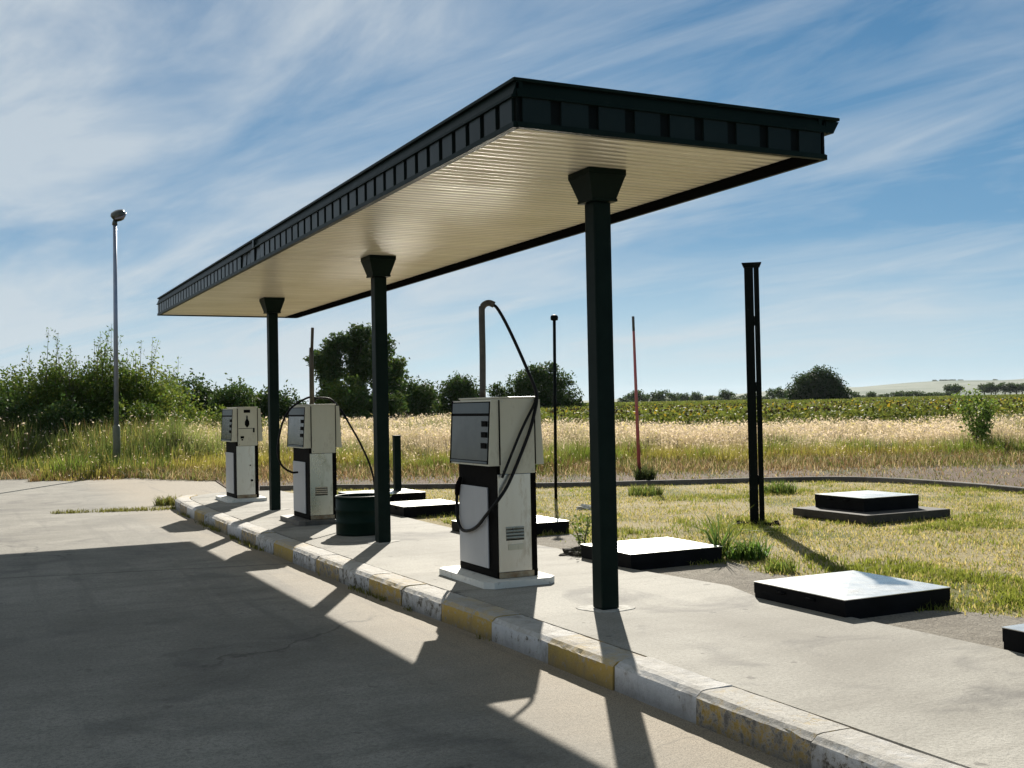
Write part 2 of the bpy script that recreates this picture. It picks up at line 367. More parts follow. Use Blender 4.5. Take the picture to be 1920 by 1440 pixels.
def spline(pts, n=8):
    """Catmull-Rom through the points"""
    P = [np.array(p, float) for p in pts]; P = [2*P[0]-P[1]]+P+[2*P[-1]-P[-2]]
    out = []
    for i in range(1, len(P)-2):
        for k in range(n):
            t = k/n
            out.append(0.5*((2*P[i])+(-P[i-1]+P[i+1])*t+(2*P[i-1]-5*P[i]+4*P[i+1]-P[i+2])*t*t+(-P[i-1]+3*P[i]-3*P[i+1]+P[i+2])*t**3))
    out.append(P[-2]); return [tuple(p) for p in out]

def tag(o, label=None, cat=None, group=None, kind=None):
    if label: o['label'] = label
    if cat: o['category'] = cat
    if group: o['group'] = group
    if kind: o['kind'] = kind
    return o
def thing(name, label, cat, loc=(0,0,0), group=None, rz=0):
    o = bpy.data.objects.new(name, None); COL.objects.link(o)
    o.location = loc; o.rotation_euler = (0, 0, rz); o.empty_display_size = 0.2
    return tag(o, label, cat, group)

def npmesh(name, verts, faces_n, m, tint=None, parent=None, extra=None):
    """verts (n,3); faces_n = corners per face over consecutive vertices, or (loops, starts, totals)"""
    verts = np.asarray(verts, np.float32); n = len(verts)
    me = bpy.data.meshes.new(name)
    me.vertices.add(n); me.vertices.foreach_set('co', verts.ravel())
    if isinstance(faces_n, int):
        loops = np.arange(n, dtype=np.int32); starts = np.arange(0, n, faces_n, dtype=np.int32)
    else: loops, starts = faces_n
    me.loops.add(len(loops)); me.loops.foreach_set('vertex_index', loops.astype(np.int32))
    me.polygons.add(len(starts)); me.polygons.foreach_set('loop_start', starts.astype(np.int32))
    me.update(calc_edges=True)
    if tint is not None:
        a = me.color_attributes.new('tint', 'FLOAT_COLOR', 'POINT')
        t = np.ones((n, 4), np.float32); t[:, :3] = tint; a.data.foreach_set('color', t.ravel())
    me.materials.append(m)
    o = bpy.data.objects.new(name, me); COL.objects.link(o)
    if parent: o.parent = parent
    return o

# smooth value noise for scattering
_rng0 = np.random.default_rng(3)
_G = _rng0.random((64, 64))
def vnoise(x, y):
    xi = np.floor(x).astype(int); yi = np.floor(y).astype(int); fx = x-xi; fy = y-yi
    fx = fx*fx*(3-2*fx); fy = fy*fy*(3-2*fy)
    g = lambda a, b: _G[a % 64, b % 64]
    return (g(xi, yi)*(1-fx)+g(xi+1, yi)*fx)*(1-fy)+(g(xi, yi+1)*(1-fx)+g(xi+1, yi+1)*fx)*fy
def fbm(x, y): return (vnoise(x, y)*0.55+vnoise(x*2.1+7, y*2.1+3)*0.28+vnoise(x*4.3+1, y*4.3+9)*0.17)

def blades(rng, pos, h, width, lean, bend=0.35):
    """curved tapered blades: a quad and a tip triangle each; returns verts and (loops, starts)"""
    n = len(pos); az = rng.random(n)*2*np.pi; fa = rng.random(n)*np.pi
    dirv = np.stack([np.cos(az), np.sin(az)], 1)*lean[:, None]*h[:, None]
    sd = np.stack([np.cos(fa), np.sin(fa), np.zeros(n)], 1)*width[:, None]*0.5
    b = pos; mid = pos.copy(); mid[:, :2] += dirv*bend; mid[:, 2] += h*0.55
    tip = pos.copy(); tip[:, :2] += dirv; tip[:, 2] += h*np.sqrt(np.clip(1-lean**2*0.5, 0.2, 1))
    V = np.stack([b-sd, b+sd, mid+sd*0.75, mid-sd*0.75, tip], 1).reshape(-1, 3)
    k = np.arange(n)[:, None]*5
    lo = (k+np.array([0, 1, 2, 3, 3, 2, 4])[None]).ravel()
    st = (np.arange(n)[:, None]*7+np.array([0, 4])[None]).ravel()
    return V, (lo, st), tip
def quads(rng, pos, sx, sy, flat=0.0):
    """randomly turned leaf quads"""
    n = len(pos)
    a = rng.normal(size=(n, 3)); a[:, 2] *= (1-flat); a /= np.linalg.norm(a, axis=1)[:, None]
    b = rng.normal(size=(n, 3)); b -= a*(a*b).sum(1)[:, None]; b /= np.linalg.norm(b, axis=1)[:, None]
    a *= sx[:, None]*0.5; b *= sy[:, None]*0.5
    return np.stack([pos-a, pos-b*0.8+a*0.15, pos+a, pos+b*0.8+a*0.15], 1).reshape(-1, 3)

# ------------------------------------------------------------------ setting: terrain
ang = np.concatenate([np.linspace(-60, 60, 121), np.linspace(66, 294, 39)])
rad = np.concatenate([[0.5], np.linspace(3, 60, 40), np.geomspace(64, 5200, 46)])
A_, R_ = np.meshgrid(np.radians(ang), rad)
fd = R_*np.cos(A_); sd_ = R_*np.sin(A_)
X = CAM[0]+FH[0]*fd+RH[0]*sd_; Y = CAM[1]+FH[1]*fd+RH[1]*sd_
Z = terr(R_) + 0.0*X
V = np.stack([X, Y, Z], 2).reshape(-1, 3); na = len(ang); nr = len(rad)
lo = []
for i in range(nr-1):
    for j in range(na):
        k = (j+1) % na; lo += [i*na+j, (i+1)*na+j, (i+1)*na+k, i*na+k]
V = np.vstack([V, [[CAM[0], CAM[1], -0.22]]])
st = list(range(0, len(lo), 4))
for j in range(na):
    st.append(len(lo)); lo += [len(V)-1, j, (j+1) % na]
g = npmesh('ground', V, (np.array(lo), np.array(st)), MT['ground'])
tag(g, 'flat dry field ground stretching to the horizon', 'ground', kind='structure')

def sheet(name, poly, z0, z1, m, label, cat, sub=0):
    o = MB().prism(poly, z0, z1).build(name, m)
    return tag(o, label, cat, kind='structure')
road_far = [(1.2, 20.6), (0.35, 22.0), (-0.3, 24.0), (-1.0, 25.6), (-3.6, 27.0), (-9, 29.5), (-30, 39)]
sheet('road', [(-30, -30), (16, -30), (16, -6.2), (-0.5, -6.2), (-0.5, 13.9), (0.6, 15.4)]+road_far, -0.30, -0.16, MT['road'],
      'grey concrete forecourt with cracked joints, half in the canopy shade', 'road')
sheet('gravel', [(-0.49, 13.95), (0.5, 14.4), (1.2, 14.6), (10, 10), (11, 3), (9.6, -6.19), (46, -12), (42, 4), (26, 12), (18, 18), (11, 22.5), (6, 25.2), (2.5, 26.5), (1.21, 20.61), (0.61, 15.41)], -0.30, -0.14, MT['gravel'],
      'pinkish gravel strip between the lawn kerb and the tall dry grass', 'gravel')
# island slab
KP = [(-0.84, -6.2), (-0.86, -3), (-0.88, -1.0), (-0.91, 0.5), (-0.965, 2), (-1.01, 3.5), (-1.04, 5.5), (-1.055, 8), (-1.045, 10.5), (-1.0, 12.6), (-0.9, 13.6), (-0.62, 14.2)]
KS = spline([(x, y, 0) for x, y in KP], 10); KS = np.array(KS)[:, :2]
tan = np.gradient(KS, axis=0); tan /= np.linalg.norm(tan, axis=1)[:, None]
nrm = np.stack([tan[:, 1], -tan[:, 0]], 1)          # towards the island
inner = KS+nrm*0.235
isl = [(1.34, -6.2), (1.34, -2.4), (1.30, -1.3), (1.27, -0.2), (1.42, 0.35), (1.22, 1.9), (1.40, 3.3), (1.25, 5), (1.28, 7.6), (1.22, 11), (1.15, 14.3)]
slab_in = [tuple(q) for q in (KS+nrm*0.262)]
sheet('pavement', isl+[(0.1, 14.5)]+slab_in[::-1], -0.28, 0.0, MT['pavement'], 'pale concrete pump island slab under the canopy', 'pavement')

# painted kerb of the island
kerb = tag(bpy.data.objects.new('kerb', None), 'pump island kerb of yellow and white painted stones along the forecourt', 'kerb', kind='structure'); COL.objects.link(kerb)
arc = np.concatenate([[0], np.cumsum(np.linalg.norm(np.diff(KS, axis=0), axis=1))])
def kpt(s):
    return np.array([np.interp(s, arc, KS[:, 0]), np.interp(s, arc, KS[:, 1])]), np.array([np.interp(s, arc, nrm[:, 0]), np.interp(s, arc, nrm[:, 1])])
s0 = np.interp(-0.64, KS[:, 1], arc) - 7*0.83
i = 0; s = s0; krng = random.Random(4)
while s < arc[-1]-0.2:
    ln = 0.83+krng.uniform(-0.06, 0.06); a, b = max(s, 0)+0.004, min(s+ln, arc[-1])-0.004
    s += ln; i += 1
    if b-a < 0.15: continue
    bm = MB(); rings = []; dz = krng.uniform(-0.004, 0.004); dx = krng.uniform(-0.006, 0.006)
    for q in np.linspace(a, b, 13):
        p, nn = kpt(q); nn = nn/np.linalg.norm(nn)
        prof = [(-0.02, -0.27), (-0.012, -0.02), (0.0, -0.012), (0.022, 0.006), (0.06, 0.012), (0.225, 0.010), (0.235, 0.0), (0.235, -0.27)]
        rings.append([bm.bm.verts.new((p[0]+nn[0]*(u+dx+(krng.gauss(0, 0.0014) if -0.1 < z < 0.011 else 0)), p[1]+nn[1]*(u+dx+(krng.gauss(0, 0.0014) if -0.1 < z < 0.011 else 0)), z+dz+(krng.gauss(0, 0.0011)-(0.010*krng.random() if krng.random() < 0.06 and u < 0.03 else 0) if -0.1 < z else 0))) for u, z in prof])
    for r1, r2 in zip(rings, rings[1:]):
        for k in range(8): bm.bm.faces.new((r1[k], r1[(k+1) % 8], r2[(k+1) % 8], r2[k]))
    bm.bm.faces.new(rings[0]); bm.bm.faces.new(rings[-1][::-1])
    o = bm.build('kerb_stone', MT['kerb_y'] if i % 2 == 1 else MT['kerb_w'], kerb)
    o['label'] = 'yellow painted kerb stone' if i % 2 == 1 else 'peeling white kerb stone'
# lawn behind the island, with its own kerb
LK = [(0.9, 14.75), (2.3, 14.0), (4, 12.75), (5.8, 11.55), (7.5, 10.8), (9.3, 10.1), (10.4, 9.55), (11.0, 8.95), (11.25, 8.2), (11.3, 7.3), (11.22, 6.2), (11.0, 5), (10.6, 3), (10, 0), (9.6, -3.5), (9.5, -6)]
LS = np.array(spline([(x, y, 0) for x, y in LK], 5))[:, :2]
sheet('lawn', [tuple(p) for p in LS[::-1]]+[(1.15, 14.3), (1.22, 11), (1.28, 7.6), (1.25, 5), (1.40, 3.3), (1.22, 1.9), (1.42, 0.35), (1.27, -0.2), (1.30, -1.3), (1.34, -2.4), (1.34, -6.0)], -0.29, -0.03, MT['lawn'],
      'dry patchy lawn soil around the tank hatches', 'lawn')
dp = []
for t in np.linspace(0, 1, 40):
    y = 4.6-t*10.4
    dp.append((2.05+0.35*math.sin(y*1.7)+0.22*math.sin(y*4.1+1)+(0.45 if y < -1 else 0)*min(1, (-1-y)), y))
sheet('dirt', [(1.40, 4.6), (1.42, 3.3), (1.24, 1.9), (1.44, 0.35), (1.29, -0.2), (1.32, -1.3), (1.36, -2.4), (1.36, -5.8)]+dp[::-1], -0.10, -0.022, MT['dirt'], 'bare grey dirt strip along the island edge', 'dirt')
tn = np.gradient(LS, axis=0); tn /= np.linalg.norm(tn, axis=1)[:, None]; nl = np.stack([-tn[:, 1], tn[:, 0]], 1)
kb = MB(); rings = []
for p, q in zip(LS, nl):
    rings.append([kb.bm.verts.new((p[0]+q[0]*u, p[1]+q[1]*u, z)) for u, z in ((-0.004, -0.3), (-0.004, 0.055), (0.012, 0.066), (0.09, 0.066), (0.105, 0.05), (0.105, -0.3))])
for a, b in zip(rings, rings[1:]):
    for k in range(6): kb.bm.faces.new((a[k], a[(k+1) % 6], b[(k+1) % 6], b[k]))
kb.bm.faces.new(rings[0]); kb.bm.faces.new(rings[-1][::-1])
tag(kb.build('kerb', MT['kerbback']), 'low grey kerb curving round the back of the lawn', 'kerb', kind='structure')

# far hill on the right
hx = np.linspace(-700, 2600, 90); hd = np.linspace(0, 1800, 26)
HX, HD = np.meshgrid(hx, hd)
prof = 16+30*smooth(350, 950, HX)+14*smooth(900, 2000, HX)+5*np.sin(HX/170.0)+3*np.sin(HX/61.0+1)
prof = prof*smooth(-700, 500, HX)
hz_ = prof*np.sin(np.clip(HD/1800, 0, 1)*np.pi)**0.8*0.9+2.0
bx, by = place(960, 2300); 
VX = bx+RH[0]*HX+FH[0]*HD; VY = by+RH[1]*HX+FH[1]*HD
V = np.stack([VX, VY, hz_], 2).reshape(-1, 3)
lo = []
for i in range(len(hd)-1):
    for j in range(len(hx)-1): lo += [i*90+j, i*90+j+1, (i+1)*90+j+1, (i+1)*90+j]
hill = npmesh('hill', V, (np.array(lo), np.arange(0, len(lo), 4)), MT['hill'])
tag(hill, 'long low pale hill in the haze at the right of the skyline', 'hill', kind='structure')

# ------------------------------------------------------------------ canopy
H = 3.3; HF = 0.30; XL, XR, Y0, Y1 = -1.214, 1.318, -1.048, 13.34
can = thing('petrol_canopy', 'long flat dark green filling station canopy on three columns with cream plank soffit', 'canopy', (0, 0, 0))
# soffit planks along x
rngs = np.random.default_rng(11); ny = 142; ys = np.linspace(Y0+0.035, Y1-0.035, ny+1)
vv, ff, tt = [], [], []
for a, b in zip(ys, ys[1:]):
    g_ = 0.0035; x0, x1 = XL+0.035, XR-0.236; z = H+0.012; t = rngs.uniform(0.94, 1.03); sag = rngs.uniform(-0.0006, 0.0006)
    pr = [(a, z+0.005), (a+g_*0.4, z+0.002), (a+g_, z+sag), (b-g_, z+sag), (b-g_*0.4, z+0.002), (b, z+0.005)]
    n0 = len(vv)
    for (yy, zz) in pr: vv += [(x0, yy, zz), (x1, yy, zz)]
    for k in range(5): ff += [n0+2*k, n0+2*k+1, n0+2*k+3, n0+2*k+2]
    tt += [(t, t*rngs.uniform(0.985, 1.0), t*rngs.uniform(0.96, 1.0))]*12
so = npmesh('soffit', vv, (np.array(ff), np.arange(0, len(ff), 4)), MT['soffit'], np.array(tt), can)
MB().box((XL+0.03, Y0+0.03, H+0.03), (XR-0.03, Y1-0.03, H+HF-0.04)).build('roof_deck', MT['black'], can)
def fascia(p0, p1, step, gut=0.0):
    """backing strip, raised sheets between dark gaps, bottom lip and sloping top flashing; one side of the roof"""
    p0, p1 = Vector(p0), Vector(p1); d = p1-p0; ln = d.length; d.normalize(); n = Vector((d.y, -d.x, 0))
    def B(mb, s0, s1, n0, n1, z0, z1, top_in=0.0):
        q = [p0+d*s+n*m for s, m in ((s0, n0), (s1, n0), (s1, n1), (s0, n1))]
        t = [p0+d*s+n*m for s, m in ((s0, n0), (s1, n0), (s1, n1-top_in), (s0, n1-top_in))]
        mb.hexa([(v.x, v.y, z0) for v in q]+[(v.x, v.y, z1) for v in t])
    f = MB(); B(f, 0.0, ln, -0.03, -0.012, H+0.004, H+HF-0.02)
    fo = f.build('fascia', MT['black'], can)
    pn = MB(); k = max(1, round(ln/step)); w_ = ln/k
    for i in range(k):
        if step < 0.25 and i in (28, 29, 31): B(pn, i*w_+w_*0.18, (i+1)*w_-w_*0.10, -0.0118, -0.002, H+0.034, H+HF*0.62, 0.012); continue
        B(pn, i*w_+w_*0.14, (i+1)*w_-w_*0.14, -0.0118, 0.006, H+0.032, H+HF*0.62, 0.0)
    pn.build('cladding_sheet', MT['fpanel'], fo)
    lp = MB(); B(lp, 0.0, ln, -0.034, 0.012, H-0.006, H+0.031); lp.build('bottom_lip', MT['green'], fo)
    tp = MB(); B(tp, -0.0, ln, -0.05, 0.022, H+HF*0.62+0.001, H+HF*0.68); B(tp, 0.0, ln, -0.06, 0.014, H+HF*0.68+0.001, H+HF-0.012, 0.03); tp.build('top_flashing', MT['green'], fo)
fascia((XL, Y1, 0), (XL, Y0, 0), 0.241)
fascia((XL+0.013, Y0, 0), (XR-0.013, Y0, 0), 0.281)
fascia((XR, Y0, 0), (XR, Y1, 0), 0.241)
fascia((XR-0.013, Y1, 0), (XL+0.013, Y1, 0), 0.281)
MB().box((XL-0.008, Y0-0.008, H+HF-0.011), (XR+0.135, Y1+0.008, H+HF+0.012), 0.006).build('roof_edge', MT['green'], can)
MB().box((XL-0.03, 5.86, H+HF*0.62), (XL-0.004, 5.93, H+HF-0.014), 0.003).build('joint_cover', MT['fpanel'], can)
gm = MB(); gm.hexa([(XR+0.024, Y0+0.02, H+HF-0.10), (XR+0.095, Y0+0.02, H+HF-0.10), (XR+0.095, Y1-0.02, H+HF-0.10), (XR+0.024, Y1-0.02, H+HF-0.10),
    (XR+0.024, Y0+0.02, H+HF-0.012), (XR+0.15, Y0+0.02, H+HF-0.012), (XR+0.15, Y1-0.02, H+HF-0.012), (XR+0.024, Y1-0.02, H+HF-0.012)])
gm.build('gutter', MT['green'], can)
MB().box((XR-0.235, Y0+0.036, H-0.012), (XR-0.036, Y1-0.036, H+0.028), 0.004).build('gutter_lining', MT['matt'], can)
for k in range(3):
    y = k*4.983
    c = MB().box((-0.074, y-0.074, 0.0046), (0.074, y+0.074, H-0.226), 0.014).build('column', MT['green'], can)
    mp = MB(); rm_ = random.Random(30+k); pa, pb_ = rm_.random()*6, rm_.random()*6; q_ = [0.19*(1+0.22*math.sin(2*i*math.pi/12+pa)+0.12*math.sin(3*i*math.pi/12+pb_)+0.06*rm_.random()) for i in range(24)]
    mp.prism([(q_[i]*math.cos(i*math.pi/12), y+q_[i]*math.sin(i*math.pi/12)*0.8) for i in range(24)], 0.0004, 0.0042); mp.build('mortar_pad', MT['mortar'], c)
    cb = MB(); a, b = 0.105, 0.158
    cb.hexa([(-a, y-a, H-0.205), (a, y-a, H-0.205), (a, y+a, H-0.205), (-a, y+a, H-0.205), (-b, y-b, H-0.035), (b, y-b, H-0.035), (b, y+b, H-0.035), (-b, y+b, H-0.035)])
    cb.box((-b-0.003, y-b-0.003, H-0.0345), (b+0.003, y+b+0.003, H+0.009)); cb.box((-a-0.006, y-a-0.006, H-0.225), (a+0.006, y+a+0.006, H-0.2045))
    cb.build('capital', MT['green'], c)

# ------------------------------------------------------------------ pumps
def pump(loc, label, which):
    t = thing('fuel_pump', label, 'fuel pump', loc, 'old fuel pumps on the island')
    ys_ = 0.415
    # plinth with clipped corners
    c = 0.07; x0, x1, y0, y1 = -0.37, 0.31, -0.56, 0.56
    MB().prism([(x0+c, y0), (x1-c, y0), (x1, y0+c), (x1, y1-c), (x1-c, y1), (x0+c, y1), (x0, y1-c), (x0, y0+c)], 0.002, 0.058).build('plinth', MT['plinth_dark' if which == 2 else 'plinth'], t)
    bd = MB().box((-0.19, -ys_+0.005, 0.059), (0.19, ys_-0.005, 1.03), 0.006).build('cabinet', MT['recess'], t)
    for sgn in (-1, 1):
        f = MB().box((-0.185, sgn*ys_-0.008, 0.115), (0.128, sgn*ys_+0.008, 0.955), 0.004).build('end_panel', MT['steel_dull' if which == 2 else 'steel'], t)
        MB().box((-0.183, sgn*ys_-0.006, 0.062), (0.15, sgn*ys_+0.004, 0.112), 0.002).build('kick_strip', MT['rust'], t)
        if sgn == -1:
            lv = MB()
            for k in range(4): lv.hexa([(-0.118, -ys_-0.020, 0.405+k*0.028), (0.055, -ys_-0.020, 0.405+k*0.028), (0.055, -ys_-0.0085, 0.397+k*0.028), (-0.118, -ys_-0.0085, 0.397+k*0.028),
                                        (-0.118, -ys_-0.012, 0.418+k*0.028), (0.055, -ys_-0.012, 0.418+k*0.028), (0.055, -ys_-0.0085, 0.418+k*0.028), (-0.118, -ys_-0.0085, 0.418+k*0.028)])
            if which != 1: lv.build('louvre', MT['steel_dull' if which == 3 else 'steel'], f)
            sl_ = MB()
            for k in range(4): sl_.box((-0.118, -ys_-0.0095, 0.384+k*0.028), (0.055, -ys_-0.0083, 0.396+k*0.028))
            if which != 1: sl_.build('vent_slot', MT['recess'], f)
            if which == 3: MB().box((-0.10, -ys_-0.013, 0.30), (0.05, -ys_-0.0085, 0.35), 0.002).build('rating_plate', MT['cream'], f)
            if which == 1:
                MB().lathe([(0.012, 0), (0.02, 0.004), (0.02, 0.012), (0.008, 0.018)], (0.07, -ys_-0.008, 0.36), 12, Matrix.Rotation(R(90), 3, 'X')).build('lock', MT['recess'], f)
                MB().lathe([(0.008, 0), (0.012, 0.004), (0.012, 0.010), (0.005, 0.014)], (0.045, -ys_-0.008, 0.62), 12, Matrix.Rotation(R(90), 3, 'X')).build('lock', MT['recess'], f)
    for sgn in (-1, 1):
        xs = sgn*0.1925
        o = MB().box((min(xs, xs+sgn*0.012), -0.235, 0.13), (max(xs, xs+sgn*0.012), 0.385, 0.835), 0.004).build('side_panel', MT['white'], t)
        MB().box((min(xs, xs+sgn*0.004), -0.40, 0.062), (max(xs, xs+sgn*0.004), 0.40, 0.12), 0.001).build('kick_plate', MT['recess'], t)
    # head: cabinet plus a hood on each side, wider at the foot
    hd = MB().box((-0.158, -ys_-0.010, 0.958), (0.176, ys_+0.010, 1.612), 0.006).build('head', MT['cream'], t)
    for sx in (-0.1625, 0.1805): MB().box((sx-0.0045, -ys_-0.0125, 1.035), (sx+0.0045, -ys_+0.002, 1.598)).build('seam', MT['recess'], hd)
    for (sx, sz) in ((-0.135, 0.985), (0.152, 0.985), (-0.135, 1.585), (0.152, 1.585)): MB().lathe([(0.008, 0), (0.008, 0.003), (0.004, 0.005)], (sx, -ys_-0.0098, sz), 10, Matrix.Rotation(R(90), 3, 'X')).build('screw', MT['steel_dull'], hd)
    cp = MB().box((-0.17, -ys_-0.016, 1.6125), (0.19, ys_+0.016, 1.626), 0.004).build('head_cover', MT['cream'], hd)
    for sgn in (-1, 1):
        xt, xb, xi = sgn*0.236, sgn*0.268, sgn*0.1775 if sgn > 0 else -0.1595
        def hx(z): return xt+(xb-xt)*(1.60-z)/0.57
        a, b = -ys_-0.002, ys_+0.002
        hood = MB().hexa([(xi, a, 1.03), (xb, a, 1.03), (xb, b, 1.03), (xi, b, 1.03), (xi, a, 1.60), (xt, a, 1.60), (xt, b, 1.60), (xi, b, 1.60)]).build('hood', MT['cream'], hd)
        def plate(name, m, ya, yb, za, zb, off, par, th=0.004):
            def P(y, z, o): return (hx(z)+sgn*o, y, z)
            return MB().hexa([P(ya, za, off-th), P(ya, za, off), P(yb, za, off), P(yb, za, off-th), P(ya, zb, off-th), P(ya, zb, off), P(yb, zb, off), P(yb, zb, off-th)]).build(name, m, par)
        plate('bezel', MT['recess'], -0.405, 0.412, 1.045, 1.588, 0.004, hood)
        plate('display_header', MT['header'], -0.392, 0.392, 1.486, 1.578, 0.008, hood)
        d_ = plate('display', MT['glass'], -0.392, 0.392, 1.075, 1.462, 0.0075, hood)
        plate('display_sill', MT['header'], -0.392, 0.392, 1.050, 1.068, 0.012, hood)
        for zz in (1.395, 1.30, 1.205):
            MB().box((min(hx(zz)+sgn*0.008, hx(zz)+sgn*0.020), -0.375, zz-0.024), (max(hx(zz)+sgn*0.008, hx(zz)+sgn*0.020), -0.275, zz+0.024), 0.003).build('counter_knob', MT['recess'], d_)
        plate('hood_edge', MT['recess'], 0.395, 0.4165, 1.032, 1.598, 0.010, hood, 0.006)
    return t, hd
# near pump
LOC3 = (-0.037, 1.81, 0); LOC2 = (0.045, 7.90, 0); LOC1 = (0.03, 12.36, 0)
p3, h3 = pump(LOC3, 'nearest cream and steel fuel pump with hose looping from a hooked mast', 3)
p2, h2 = pump(LOC2, 'middle fuel pump beside the green bin with hoses drooping both sides', 2)
p1, h1 = pump(LOC1, 'farthest fuel pump with black markings on its cream head', 1)
def loc(pts, L0): return [(x-L0[0], y-L0[1], z-L0[2]) for x, y, z in pts]
m3 = [(-0.139, 1.85, 1.62), (-0.132, 1.85, 2.0), (-0.132, 1.85, 2.40), (-0.125, 1.845, 2.445), (-0.105, 1.835, 2.47), (-0.07, 1.82, 2.48), (-0.03, 1.80, 2.462)]
MB().tube(loc(spline(m3, 5), LOC3), 0.029, 14).build('mast', MT['pipe'], p3)
hp = [(-0.045, 1.805, 2.468), (-0.01, 1.78, 2.43), (0.03, 1.70, 2.30), (0.075, 1.59, 2.10), (0.125, 1.47, 1.86), (0.150, 1.385, 1.70), (0.152, 1.355, 1.60), (0.130, 1.352, 1.50), (0.088, 1.352, 1.362), (0.030, 1.352, 1.224), (-0.077, 1.352, 0.998), (-0.158, 1.345, 0.855), (-0.228, 1.36, 0.753),
      (-0.262, 1.45, 0.66), (-0.268, 1.56, 0.59), (-0.268, 1.72, 0.495), (-0.268, 1.90, 0.435), (-0.268, 2.07, 0.425), (-0.265, 2.17, 0.50), (-0.262, 2.20, 0.63), (-0.262, 2.19, 0.75)]
MB().tube(loc(spline(hp, 8), LOC3), 0.0148, 10).build('hose', MT['rubber'], p3)
hp2 = [(0.150, 1.365, 1.60), (0.112, 1.345, 1.54), (0.060, 1.345, 1.455), (0.0, 1.35, 1.345), (-0.048, 1.352, 1.25), (-0.105, 1.352, 1.13), (-0.155, 1.352, 1.024), (-0.20, 1.352, 0.93)]
MB().tube(loc(spline(hp2, 6), LOC3), 0.012, 8).build('hose', MT['rubber'], p3)
nz = MB().tube(loc([(-0.262, 2.19, 0.74), (-0.262, 2.17, 0.82), (-0.25, 2.13, 0.90)], LOC3), [0.022, 0.026, 0.016], 10)
nz.build('nozzle', MT['recess'], p3)
# middle pump
MB().tube(loc([(0.021, 7.9, 1.62), (0.024, 7.9, 2.30), (0.026, 7.9, 2.42)], LOC2), [0.034, 0.034, 0.03], 12).build('mast', MT['pipe'], p2)
MB().tube(loc([(0.030, 7.9, 2.36), (0.047, 7.9, 2.70)], LOC2), 0.021, 10).build('mast_top', MT['pipe'], p2)
a = [(0.06, 7.9, 1.66), (0.061, 7.9, 1.72), (-0.02, 7.9, 1.725), (-0.13, 7.9, 1.676), (-0.282, 7.9, 1.574), (-0.397, 7.88, 1.40), (-0.468, 7.86, 1.145), (-0.485, 7.85, 0.962), (-0.428, 7.85, 0.791), (-0.296, 7.86, 0.697), (-0.20, 7.88, 0.69)]
MB().tube(loc(spline(a, 7), LOC2), 0.0145, 9).build('hose', MT['rubber'], p2)
a = [(0.02, 7.92, 1.63), (0.06, 7.92, 1.70), (0.176, 7.9, 1.715), (0.307, 7.9, 1.684), (0.445, 7.9, 1.531), (0.559, 7.9, 1.34), (0.712, 7.9, 1.07), (0.85, 7.9, 0.761), (0.915, 7.9, 0.492), (0.93, 7.9, 0.25), (0.97, 7.93, 0.06), (1.05, 8.0, 0.02)]
MB().tube(loc(spline(a, 7), LOC2), 0.0145, 9).build('hose', MT['rubber'], p2)
# markings on the far pump's head: label strip, pear-shaped emblem, rule and two small marks
yf = -0.415-0.0105
mk = MB().box((-0.055, yf-0.003, 1.525), (0.055, yf, 1.578)).build('name_strip', MT['recess'], h1)
em = MB(); pr = [(0.0, 1.488), (0.014, 1.455), (0.012, 1.42), (0.036, 1.375), (0.040, 1.325), (0.022, 1.29), (0.0, 1.27)]
poly = [(x, z) for x, z in pr]+[(-x, z) for x, z in pr[-2:0:-1]]
f0 = [em.bm.verts.new((x-0.0, yf-0.003, z)) for x, z in poly]; f1 = [em.bm.verts.new((x, yf, z)) for x, z in poly]
em.bm.faces.new(f0); em.bm.faces.new(f1[::-1])
for i in range(len(poly)): em.bm.faces.new((f0[i], f0[(i+1) % len(poly)], f1[(i+1) % len(poly)], f1[i]))
em.build('emblem', MT['recess'], h1)
for q0, q1 in (((-0.15, yf-0.002, 1.252), (0.0995, yf, 1.260)), ((0.10, yf-0.003, 1.185), (0.128, yf, 1.262)), ((-0.115, yf-0.003, 1.085), (-0.055, yf, 1.125)), ((-0.10, yf-0.003, 1.05), (-0.07, yf, 1.075))):
    MB().box(q0, q1).build('marking', MT['recess'], h1)

# ------------------------------------------------------------------ bin
bn = thing('waste_bin', 'round dark green steel drum standing between middle pump and middle column', 'bin', (0.07, 5.99, 0.0))
br = 0.305; pf = [(br-0.02, 0.004), (br, 0.008), (br, 0.022)]
for zc_ in (0.16, 0.31): pf += [(br, zc_-0.02), (br+0.010, zc_-0.008), (br+0.010, zc_+0.008), (br, zc_+0.02)]
pf += [(br, 0.455), (br-0.012, 0.455), (br-0.012, 0.05), (0.01, 0.05)]
MB().lathe(pf, n=40).build('body', MT['bin'], bn)
MB().tube([(br*math.cos(k*math.pi/20), br*math.sin(k*math.pi/20), 0.468) for k in range(40)]+[(br, 0, 0.468), (br*math.cos(math.pi/20), br*math.sin(math.pi/20), 0.468)], 0.013, 8, False).build('rim', MT['bin'], bn)
MB().lathe([(0.28, 0.30), (0.27, 0.34), (0.15, 0.37), (0.01, 0.375)], n=24).build('sand_fill', MT['soil'], bn)

